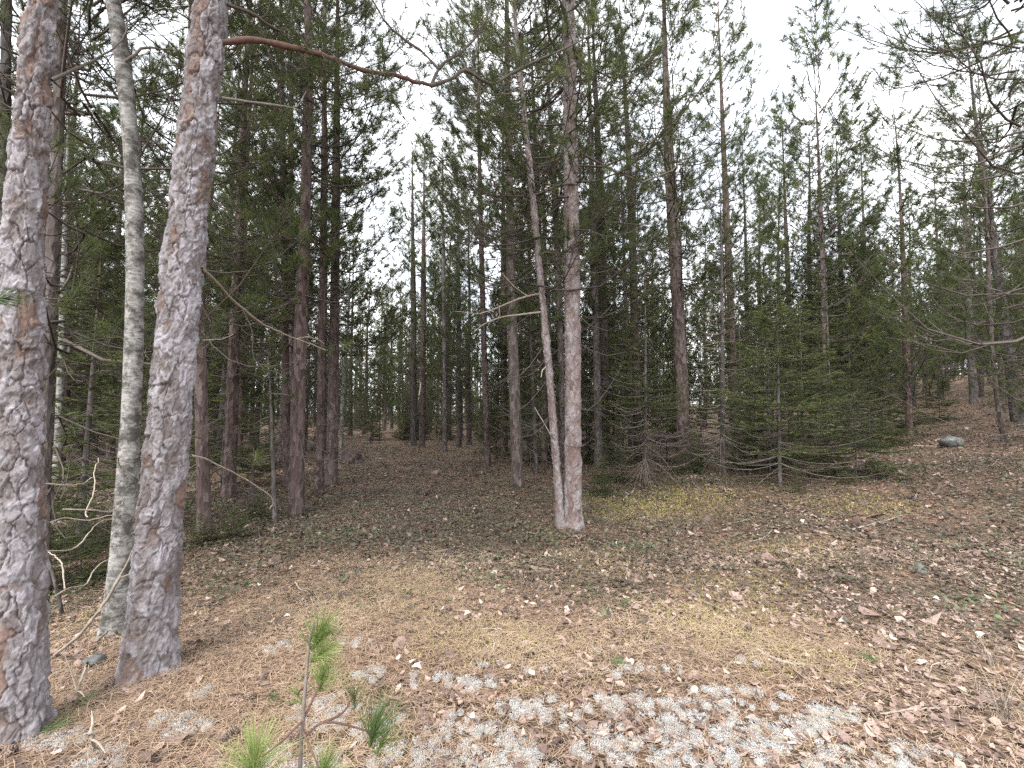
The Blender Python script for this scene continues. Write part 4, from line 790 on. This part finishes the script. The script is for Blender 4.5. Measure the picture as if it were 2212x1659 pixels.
def needle_litter():
    mb = MB(); tv = np.array([[-.5, 0, 0], [.5, 0, 0], [-.5, .5, 0], [.5, .5, 0], [0, 1, 0]], float); tf = [[0, 1, 3], [0, 3, 2], [2, 3, 4]]
    for n, lo, hi, pw, wd, sd in ((190000, 1.2, 5.2, 1.4, 0.0019, 1), (90000, 4.5, 13.0, 1.2, 0.0036, 2)):
        X, Y, r = spots(n, lo, hi, 930 + sd, pw); s = straw_m(X, Y)
        keep = r.random(n) < np.clip(0.34 + 0.9 * s - 0.2 * cover_amount(X, Y), 0.06, 1); X, Y = X[keep], Y[keep]; m = len(X); s = s[keep]
        L = r.uniform(0.07, 0.14, m); tt = np.broadcast_to(tv, (m, 5, 3)).copy(); tt[:, :, 0] *= wd; tt[:, :, 1] *= L[:, None]; bnd = r.normal(0, 0.25, m) * L
        tt[:, 2:4, 0] += (bnd * 0.35)[:, None]; tt[:, 4, 0] += bnd; tt[:, 2:4, 2] += (L * r.uniform(0, 0.10, m))[:, None]
        t = np.clip(0.45 + 0.3 * (fbm(X * 1.2, Y * 1.2, 41, 3) - 0.5) * 2 + 0.16 * r.normal(size=m) + 0.15 * moss_m(X, Y), 0, 1)
        Mx = rotm(r.uniform(0, 6.283, m), np.abs(r.normal(0, 0.10, m)), r.uniform(0, 6.283, m)); scatter(mb, tt, tf, ground_pts(X, Y, 0.010 + 0.022 * r.random(m)), np.ones(m), Mx, t)
    tag(link('needle_litter', mb.mesh('needle_litter', M['litter'])), 'tan fallen pine needles matted on the forest floor', None, None, 'stuff')
needle_litter()

def lichen():
    X, Y, r = spots(9000, 1.2, 3.6, 950, 1.3); keep = (lich_m(X, Y) * (0.3 + 1.3 * fbm(X * 6, Y * 6, 45, 3)) > r.uniform(0.28, 0.62, 9000)); X, Y = X[keep], Y[keep]
    n2 = 70; cx = np.repeat(X, n2); cyy = np.repeat(Y, n2); N = len(cx); rad = np.repeat(r.uniform(0.012, 0.034, len(X)), n2); u = np.sqrt(r.random(N)) * 1.25; az = r.uniform(0, 6.283, N); x = cx + rad * u * np.cos(az); y = cyy + rad * u * np.sin(az)
    hgt = rad * 0.42 * np.sqrt(np.clip(1.05 - u * u / 1.6, 0, 1)) * r.random(N) ** 0.4
    tv = np.array([[-.45, -.3, -.3], [.45, -.3, -.3], [0, .5, -.3], [0, 0, .8]], float); tf = [[0, 1, 3], [1, 2, 3], [2, 0, 3]]
    tilt = u * 0.9 + r.normal(0, 0.35, N); Mx = rotm(r.uniform(0, 6.283, N), tilt, az + math.pi / 2); t = np.clip(0.55 + 0.13 * r.normal(size=N) + 0.2 * np.repeat(r.normal(size=len(X)), n2) * 0.5, 0, 1)
    mb = MB(); m = len(X); a6 = np.arange(7) / 7 * 2 * math.pi; dome = np.concatenate([np.stack([np.cos(a6), np.sin(a6), 0 * a6 - 0.3], -1), np.stack([0.62 * np.cos(a6 + .4), 0.62 * np.sin(a6 + .4), 0 * a6 + 0.22], -1), [[0, 0, 0.36]]]); df = [[k, (k + 1) % 7, 7 + k] for k in range(7)] + [[(k + 1) % 7, 7 + (k + 1) % 7, 7 + k] for k in range(7)] + [[7 + k, 7 + (k + 1) % 7, 14] for k in range(7)]
    scatter(mb, np.broadcast_to(dome, (m, 15, 3)) * r.uniform(0.8, 1.15, (m, 15, 1)), df, ground_pts(X, Y, 0.008), rad[::n2] * 1.05, rotm(r.uniform(0, 6.283, m), 0 * X, 0 * X), np.clip(0.30 + 0.1 * r.normal(size=m), 0, 1))
    scatter(mb, tv, tf, ground_pts(x, y, 0.014) + np.stack([0 * hgt, 0 * hgt, hgt], -1), r.uniform(0.0028, 0.0075, N), Mx, t)
    tag(link('lichen', mb.mesh('lichen', M['lichen'])), 'pale grey reindeer lichen tufts covering the ground in front', None, None, 'stuff')
lichen()

def moss():
    X, Y, r = spots(420000, 1.5, 12.0, 960, 1.0); keep = r.random(420000) < np.clip(moss_m(X, Y) * (0.3 + 1.2 * fbm(X * 4, Y * 4, 55, 3)) - 0.14, 0, 1); X, Y = X[keep], Y[keep]; m = len(X)
    tv = np.array([[-.5, 0, 0], [.5, 0, 0], [0, 0.25, 1]], float); Mx = rotm(r.uniform(0, 6.283, m), np.abs(r.normal(0, 0.6, m)), r.uniform(0, 6.283, m)); tv = np.broadcast_to(tv, (m, 3, 3)) * np.array([0.45, 1, 1])
    mb = MB(); scatter(mb, tv, [[0, 1, 2]], ground_pts(X, Y, 0.004), r.uniform(0.014, 0.034, m) * (0.8 + 0.06 * Y), Mx, np.clip(0.5 + 0.2 * r.normal(size=m) + 0.5 * (fbm(X * 3, Y * 3, 57, 2) - 0.5), 0, 1))
    tag(link('moss', mb.mesh('moss', M['moss'])), 'yellow green moss patches between the leaf litter', None, None, 'stuff')
moss()

def ground_cover():
    mb = MB(); tv = np.array([[0, -.5, 0], [-.3, 0, .08], [.3, 0, .08], [0, .5, 0]], float); tf = [[0, 2, 1], [1, 2, 3]]
    for n, lo, hi, pw, sz, sd in ((150000, 3.0, 9.0, 1.3, 0.036, 1), (120000, 8.5, 28.0, 1.0, 0.055, 2)):
        X, Y, r = spots(n, lo, hi, 970 + sd, pw, 1.35); keep = r.random(n) < cover_amount(X, Y); X, Y = X[keep], Y[keep]; m = len(X)
        t = np.clip(0.36 + 0.2 * r.normal(size=m) + 0.35 * (fbm(X * 1.5, Y * 1.5, 61, 3) - 0.5), 0, 0.8); t = np.where((r.random(m) < 0.06) | ((fbm(X * 2, Y * 2, 63, 2) > 0.66) & (r.random(m) < 0.5)), r.uniform(0.85, 1, m), t)
        Mx = rotm(r.uniform(0, 6.283, m), np.abs(r.normal(0, 0.5, m)), r.uniform(0, 6.283, m)); scatter(mb, tv, tf, ground_pts(X, Y, 0.012 + (0.10 + 0.05 * sd) * r.random(m) * np.clip(fbm(X * 3, Y * 3, 65, 2) - 0.25, 0, 1)), sz * np.exp(r.normal(0, 0.25, m)), Mx, t)
    tag(link('ground_cover', mb.mesh('ground_cover', M['cover'])), 'low dark leafy ground cover spreading under the pines', None, None, 'stuff')
ground_cover()

# ------------------------------------------------------------------ small things in front
# the sapling pine at the lower edge and its needle tufts
def sapling():
    Y = 1.62; b = at(645, 1790, Y); b[2] = float(ground_h(b[0], b[1])); root = tag(link('sapling_pine', None, None, tuple(b)), 'small bright green pine sapling with a thin bare stem at the lower edge', 'pine sapling', None)
    o = np.array(root.location); mb = MB(); P = curve([b, at(648,1659,Y), at(654,1560,Y), at(660,1480,Y), at(668,1390,Y+.02), at(678,1345,Y+.03)], 24) - o; tubes(mb, P[None], np.linspace(0.0085, 0.004, 24)[None], 7, 0.75); link('stem', mb.mesh('stem', M['twig'], True), root)
    for i, pts in enumerate([[(655,1555,Y),(690,1480,Y+.03),(694,1462,Y+.04)], [(650,1600,Y),(700,1560,Y+.05),(770,1572,Y+.1),(805,1585,Y+.12)], [(655,1555,Y),(610,1600,Y-.08),(555,1645,Y-.14)], [(652,1575,Y),(672,1620,Y-.06),(690,1660,Y-.08)], [(660,1480,Y),(640,1500,Y+.05)], [(700,1560,Y+.05),(740,1540,Y+.1),(765,1500,Y+.14)]]):
        mb = MB(); Q = curve([at(*p) for p in pts], 10) - o; tubes(mb, Q[None], np.linspace(0.0045, 0.0028, 10)[None], 6, 0.8); link('branch', mb.mesh('branch', M['limb'], True), root)
    for i, (px, py, D, dx, dy, dz, k, L, sp) in enumerate([(690,1372,Y+.03,.45,.1,1,190,.115,(4,70)), (694,1410,Y+.03,.7,.0,.6,120,.10,(5,60)), (698,1460,Y+.04,.25,.0,.9,170,.105,(5,70)), (548,1648,Y-.14,-.05,-.1,1,330,.14,(4,86)), (808,1580,Y+.12,.25,.1,1,200,.15,(5,55)), (700,1664,Y-.08,.2,-.1,.8,130,.11,(5,75)), (766,1502,Y+.14,.05,0,1,50,.10,(5,40)), (640,1500,Y+.05,-.6,.1,.5,26,.08,(5,60)), (830,1600,Y+.16,.5,.1,.7,90,.12,(5,60))]):
        mb = MB(); r = np.random.default_rng(50 + i); needles(mb, [at(px, py, D) - o], [[dx, dy, dz]], k, L * 1.3, 0.0019, r, sp, 0.06, 0.14); link('needle_tuft', mb.mesh('needle_tuft', M['fresh' if i not in (4, 6) else 'oldneedle']), root)
sapling()

def fallen_tuft(label, px, py, ang, size, mat='oldneedle'):
    g = gnd(px, py); g[2] += 0.02; root = link('needle_spray', None, None, tuple(g)); mb = MB(); r = np.random.default_rng(int(px)); d = [math.cos(ang), math.sin(ang), 0.12]
    needles(mb, [[0, 0, 0.01]], [d], 60, size, 0.0022, r, (3, 48), 0.06, 0.25); tag(root, label, 'needle spray', 'green needle sprays fallen on the litter'); link('needles', mb.mesh('needles', M[mat]), root)
    mb = MB(); P = np.array([[-math.cos(ang) * 0.10, -math.sin(ang) * 0.10, 0.0], [0, 0, 0.01]]); tubes(mb, curve(P, 4)[None], np.full((1, 4), 0.003), 5, 0.8); link('stem', mb.mesh('stem', M['limb'], True), root)
fallen_tuft('dark green comb of needles lying left of the sapling', 584, 1520, -0.7, 0.12)
fallen_tuft('green needle spray lying at the right foot of the thick left pine', 108, 1592, 0.5, 0.17)
fallen_tuft('green needle spray on the litter between the two thick left pines', 178, 1528, 0.2, 0.12)
fallen_tuft('green needle spray lying beside the pale leaves in the middle', 1348, 1312, 0.1, 0.11)
fallen_tuft('green needle spray lying before the moss on the lichen, lower middle', 1340, 1440, 2.8, 0.10)
fallen_tuft('green needle spray lying in the leaf litter at the lower right', 1880, 1432, 2.2, 0.10)

# pine cones
def cone_mesh():
    mb = MB(); r = np.random.default_rng(4); n = 90; i = np.arange(n); t = (i + 0.5) / n; az = i * 2.399963; rad = 0.021 * np.sin(np.clip(t * 0.9 + 0.12, 0, 1) * math.pi) ** 0.7 + 0.002; z = (t - 0.5) * 0.05
    V, F = [], []
    for k in range(n):
        o = np.array([math.cos(az[k]), math.sin(az[k]), 0]); s = np.array([-o[1], o[0], 0]); up = np.array([0, 0, 1.0]); c = o * rad[k] * 0.45 + up * z[k]; tip = o * (rad[k] + 0.004) + up * (z[k] + 0.007); w = 0.0062
        b = len(V); V += [c - s * w * 0.6, c + s * w * 0.6, tip + s * w, tip - s * w, tip - up * 0.004 + o * 0.001]; F += [[b, b + 1, b + 2], [b, b + 2, b + 3], [b + 3, b + 2, b + 4], [b, b + 3, b + 4], [b + 1, b + 4, b + 2]]
    mb.add(V, F, np.repeat(r.random(n), 5)); P = np.stack([np.zeros(5), np.zeros(5), np.linspace(-0.026, 0.026, 5)], -1); tubes(mb, P[None], np.array([[0.004, 0.011, 0.012, 0.009, 0.003]]), 7, 0.1)
    return mb.mesh('pine_cone', M['cone'])
CONE = cone_mesh()
for px, py, lab in ((565,1479,'pine cone just left of the green needle comb near the sapling'), (540,1520,'pine cone on straw left below the green needle comb'), (233,1492,'pine cone on the litter between the thick left pines'), (967,1323,'pine cone lying in the tan straw near the middle'), (1362,1503,'small dark pine cone among the lichen, lower middle'),
                    (1360,1560,'dark pine cone at the edge of the big lichen patch'), (1890,1555,'dark pine cone near the lower right lichen patch'), (1617,1368,'dark pine cone beside the yellow moss on the right'), (485,1606,'pine cone in front of the left lichen patch'), (20,1640,'pine cone before the foot of the thick left pine'), (640,1605,'pine cone lying by the foot of the sapling stem'), (500,1600,'pine cone half sunk in straw left of the sapling')):
    g = gnd(px, py); o = link('pine_cone', CONE, None, (g[0], g[1], g[2] + 0.028)); s = random.uniform(0.9, 1.25); o.scale = (s,) * 3; o.rotation_euler = (math.pi / 2 + random.uniform(-.4, .4), random.uniform(-.4, .4), random.uniform(0, 6.28)); tag(o, lab, 'pine cone', 'pine cones on the forest floor')

# fallen branches and sticks
def stick(label, pts, w0, w1, tint=0.5, mat='deadtwig', lift=0.02, forks=0, name='fallen_stick', cat='stick'):
    """pts: (px, py) on the ground, or (px, py, distance) in the air"""
    G = []
    for p in pts:
        if len(p) == 2: g = gnd(*p); g[2] += lift; G.append(g)
        else: G.append(at(*p))
    P = curve(G, 18); r = np.random.default_rng(int(pts[0][0] + pts[0][1])); P[1:-1] += r.normal(0, 0.003, P[1:-1].shape); b = P[0].copy()
    o = link(name, None, None, tuple(b)) if forks else None; mb = MB(); tubes(mb, (P - b)[None], (np.linspace(w0, w1, 18) * 0.5 * (1 + 0.15 * r.normal(size=18)))[None], 7, tint)
    if not forks: o = link(name, mb.mesh(name, M[mat], True), None, tuple(b))
    else:
        link('stem', mb.mesh('stem', M[mat], True), o)
        for i in range(forks):
            k = r.integers(5, 16); d = unit(P[k] - P[k - 1]) + r.normal(0, 0.55, 3); d[2] = abs(d[2]) * 0.4; l = r.uniform(0.08, 0.25); Q = curve([P[k], P[k] + unit(d) * l * .5, P[k] + unit(d) * l + np.array([0, 0, -0.02])], 6) - b
            mb = MB(); tubes(mb, Q[None], np.linspace(w1 * 0.6, w1 * 0.25, 6)[None], 5, tint); link('side_twig', mb.mesh('side_twig', M[mat], True), o)
    tag(o, label, cat, 'sticks lying on the forest floor'); return o
stick('long pale dead branch leaning against the stout left pine', [(118,1424),(172,1372,2.72),(228,1300,2.78),(262,1240,2.85),(292,1180,2.9)], 0.022, 0.012, 0.62, forks=4, name='fallen_branch')
stick('forked bare stick standing up between the thick left pines', [(165,1530),(172,1480,2.35),(186,1436,2.4)], 0.012, 0.008, 0.6, forks=3)
stick('thick short stick stub left of the stout pine foot', [(205,1395),(240,1360,2.85),(258,1372,2.85)], 0.012, 0.014, 0.45)
stick('pale curved stick standing in the straw before the thick left pine', [(204,1625),(197,1590,1.95),(200,1560,1.98)], 0.012, 0.010, 0.6, forks=2)
stick('long thin pale stick lying along the lower left edge', [(150,1650),(205,1622),(262,1600)], 0.009, 0.006, 0.75)
stick('thin diagonal twig on the litter right of the stout left pine', [(472,1430),(500,1395),(520,1380)], 0.006, 0.005, 0.6)
stick('thin stick with a bent end behind the sapling top', [(638,1262),(648,1278),(668,1288),(676,1310)], 0.012, 0.006, 0.8)
stick('pale bent twig loop lying on the straw in the middle', [(1038,1368),(1060,1364),(1085,1370),(1075,1380),(1050,1378)], 0.008, 0.006, 0.8)
stick('short pale stick standing beside a white leaf in the middle', [(1066,1418),(1068,1400),(1072,1392)], 0.009, 0.007, 0.85)
stick('dark stick lying in the lichen at the lower middle', [(1035,1478),(1065,1474),(1092,1470)], 0.012, 0.009, 0.25)
stick('brown stick leaning in the leaves right of the middle pine', [(1480,1275),(1500,1292),(1520,1305),(1560,1322)], 0.022, 0.016, 0.35)
stick('stout pale stick lying below the yellow moss on the right', [(1636,1412),(1670,1430),(1705,1440),(1738,1446)], 0.026, 0.016, 0.55)
stick('long thin twig on the leaves far out on the right', [(1840,1148),(1890,1135),(1935,1122),(1950,1115)], 0.020, 0.010, 0.7)
stick('thin pale twig on the litter before the spruces', [(1560,1138),(1600,1130),(1620,1125)], 0.016, 0.010, 0.7)
stick('thin pale twig lying right of the middle pine foot', [(1620,1175),(1650,1165),(1668,1150)], 0.012, 0.008, 0.75)
stick('light stick lying left of the grey rock on the slope', [(1975,965),(2010,967),(2045,968)], 0.05, 0.03, 0.8)
stick('pale stick with bare forks at the feet of the small fir by the middle pine', [(1345,1085),(1356,1072),(1366,1066),(1372,1050,8.9)], 0.03, 0.016, 0.8, forks=3)
stick('thin pale stick leaning before the feathery spruce', [(1693,1062),(1696,1048,9.0),(1698,1030,9.0)], 0.018, 0.014, 0.85)
stick('short upright pale stick on the slope below the rock', [(2030,1042),(2036,1030,10.3),(2041,1018,10.4)], 0.022, 0.016, 0.8)
stick('tall white stick leaning against the reddish trunk at the end of the open ground', [(899,934),(903,880,18.5),(909,826,18.8)], 0.07, 0.04, 1.0)
stick('pale log lying flat at the far left of the open ground', [(736,932),(752,928),(768,926)], 0.12, 0.09, 0.95)
stick('long straight twig lying at the lower right among the leaves', [(1900,1552),(1980,1542),(2060,1536),(2130,1530)], 0.007, 0.004, 0.75)
stick('pale bent stick at the lower right edge', [(2010,1500),(2012,1440,2.6),(2060,1425,2.7)], 0.005, 0.004, 0.8)

# bare wiry stems at the lower right edge
def wiry(label, px, py, seed, n, h):
    g = gnd(px, py); root = tag(link('bare_shrub', None, None, tuple(g)), label, 'shrub', 'bare wiry shrubs'); r = np.random.default_rng(seed)
    for i in range(n):
        az = r.uniform(0, 6.28); l = h * r.uniform(0.6, 1.2); s = np.linspace(0, 1, 9); b = r.uniform(0.2, 0.9)
        P = np.stack([math.cos(az) * l * b * s ** 1.3 + r.normal(0, 0.02), math.sin(az) * l * b * s ** 1.3, l * (s - 0.55 * b * s * s)], -1); mb = MB(); tubes(mb, P[None], np.linspace(0.0022, 0.001, 9)[None], 4, 0.2 + 0.5 * r.random()); link('stem', mb.mesh('stem', M['deadtwig'], True), root)
wiry('tangle of bare wiry stems at the lower right edge', 2170, 1560, 3, 16, 0.34)
wiry('bare wiry stems above the lower right tangle', 2140, 1440, 6, 9, 0.24)

# the rock on the slope and pale stones
def rock(label, px, py, w, h, seed, cat='rock', group='stones on the forest floor'):
    g = gnd(px, py); n, m = 12, 16; r = np.random.default_rng(seed); th = np.linspace(0, math.pi, n); ph = np.arange(m) / m * 2 * math.pi; T, Pp = np.meshgrid(th, ph, indexing='ij')
    x = np.sin(T) * np.cos(Pp); y = np.sin(T) * np.sin(Pp); z = np.cos(T); k = 1 + 1.3 * (fbm(x * 1.3 + 5 + z * 1.7, y * 1.3 + z * 2, seed, 3) - 0.5); sg = lambda a: np.sign(a) * np.abs(a) ** 0.8
    V = np.stack([sg(x) * k * w / 2, sg(y) * k * w / 2.4, sg(z) * k * h / 2], -1).reshape(-1, 3); i, j = np.meshgrid(np.arange(n - 1), np.arange(m), indexing='ij'); j2 = (j + 1) % m
    F = np.concatenate([np.stack([i * m + j, (i + 1) * m + j, (i + 1) * m + j2], -1).reshape(-1, 3), np.stack([i * m + j, (i + 1) * m + j2, i * m + j2], -1).reshape(-1, 3)]); mb = MB(); mb.add(V, F); o = link('rock', mb.mesh('rock', M['rock'], True), None, (g[0], g[1], g[2] + h * 0.36)); tag(o, label, cat, group)
rock('squarish grey rock lying on the bare slope', 2056, 966, 0.44, 0.32, 3)
rock('pale round stone half buried in leaves on the right', 1990, 1160 + 78, 0.10, 0.07, 5)
rock('small round pale stone in the litter left of the sapling', 205, 1440, 0.10, 0.07, 7)

NEAR = [o for o in C.objects if o.parent is None and o.get('category') in ('pine cone', 'stick', 'needle spray', 'rock', 'shrub')]
def leaf_near(g):
    o = min(NEAR, key=lambda o: (o.location.x - g[0]) ** 2 + (o.location.y - g[1]) ** 2); return ' '.join(o['label'].split()[:9]).rstrip(',')
g = gnd(762, 1000); mb = MB(); r = np.random.default_rng(8); th = np.arange(18) / 18 * 2 * math.pi; hs = np.linspace(-0.05, 0.34, 9); TH, Z = np.meshgrid(th, hs)
rad = 0.34 - 0.32 * np.clip(Z, 0, 1) + 0.10 * np.cos(3 * TH + 1) * (0.4 - Z) + 0.12 * (vnoise(TH * 2, Z * 9, 4) - 0.5); zz = Z + 0.10 * (Z > 0.3) * (vnoise(TH * 2.5, Z * 0, 6) - 0.5)
V = np.stack([rad * np.cos(TH), rad * np.sin(TH), zz], -1).reshape(-1, 3); i, j = np.meshgrid(np.arange(8), np.arange(18), indexing='ij'); j2 = (j + 1) % 18
mb.add(V, np.concatenate([np.stack([i * 18 + j, i * 18 + j2, (i + 1) * 18 + j2], -1).reshape(-1, 3), np.stack([i * 18 + j, (i + 1) * 18 + j2, (i + 1) * 18 + j], -1).reshape(-1, 3)])); mb.add(np.vstack([V[-18:], [[0, 0, 0.22]]]), [[k, (k + 1) % 18, 18] for k in range(18)])
tag(link('rotten_stump', mb.mesh('rotten_stump', M['far_red'], False), None, tuple(g)), 'dark rotten stump on the open ground right of the trunk pair', 'stump')
# pale leaves that stand out one by one
leafm = []
for i in range(6):
    rr = np.random.default_rng(60 + i); mb = MB(); scatter(mb, leaf_templates(1, rr, 0.9), LF, np.zeros((1, 3)), np.ones(1), np.eye(3)[None], np.array([(0.95, 0.86, 0.80, 0.99, 0.9, 0.75)[i]])); leafm.append(mb.mesh('dead_leaf', M['leaf'], True))
for i, (px, py, s) in enumerate([(680,1398,.05),(1077,1408,.045),(1000,1325,.06),(1010,1332,.055),(955,1322,.06),(1040,1310,.06),(1135,1308,.055),(1150,1312,.05),(1200,1240,.05),(1192,1275,.045),(1305,1240,.05),(1352,1300,.06),(1415,1290,.05),(1365,1440,.055),(1095,1450,.05),(900,1450,.06),(890,1438,.05),(300,1525,.06),(320,1510,.05),(342,1550,.05),(405,1510,.04),(700,1290,.045),(545,1270,.045),(510,1265,.045),(560,1270,.04),(1590,1445,.055),(1570,1460,.05),(2022,1300,.06),(1990,1440,.06),(1960,1460,.06),(1835,1305,.05),(1760,1250,.06),(1700,1215,.06),(1735,1130,.08),(1660,1100,.09),(1790,1098,.09),(1590,1150,.07),(995,1218,.07),(1150,1215,.06),(1330,1180,.06),(1420,1170,.06),(1440,1140,.06),(1230,1560,.05),(1300,1600,.05),(1420,1610,.06),(1700,1600,.06),(1500,1500,.05),(1130,1600,.05),(1020,1560,.05),(860,1500,.05),(2080,1500,.07),(2120,1380,.07),(2050,1250,.07),(2140,1300,.08),(1930,1390,.06),(120,1640,.05),(760,1620,.05),(620,1340,.045),(450,1300,.05),(1880,1600,.06)]):
    g = gnd(px, py); o = link('dead_leaf', leafm[i % 6], None, (g[0], g[1], g[2] + 0.028)); o.scale = (s * 1.1,) * 3; o.rotation_euler = (random.uniform(-.45, .45), random.uniform(-.45, .45), random.uniform(0, 6.28))
    tag(o, 'pale dead leaf lying closest to the ' + leaf_near(g), 'leaf', 'pale dead leaves on the forest floor')
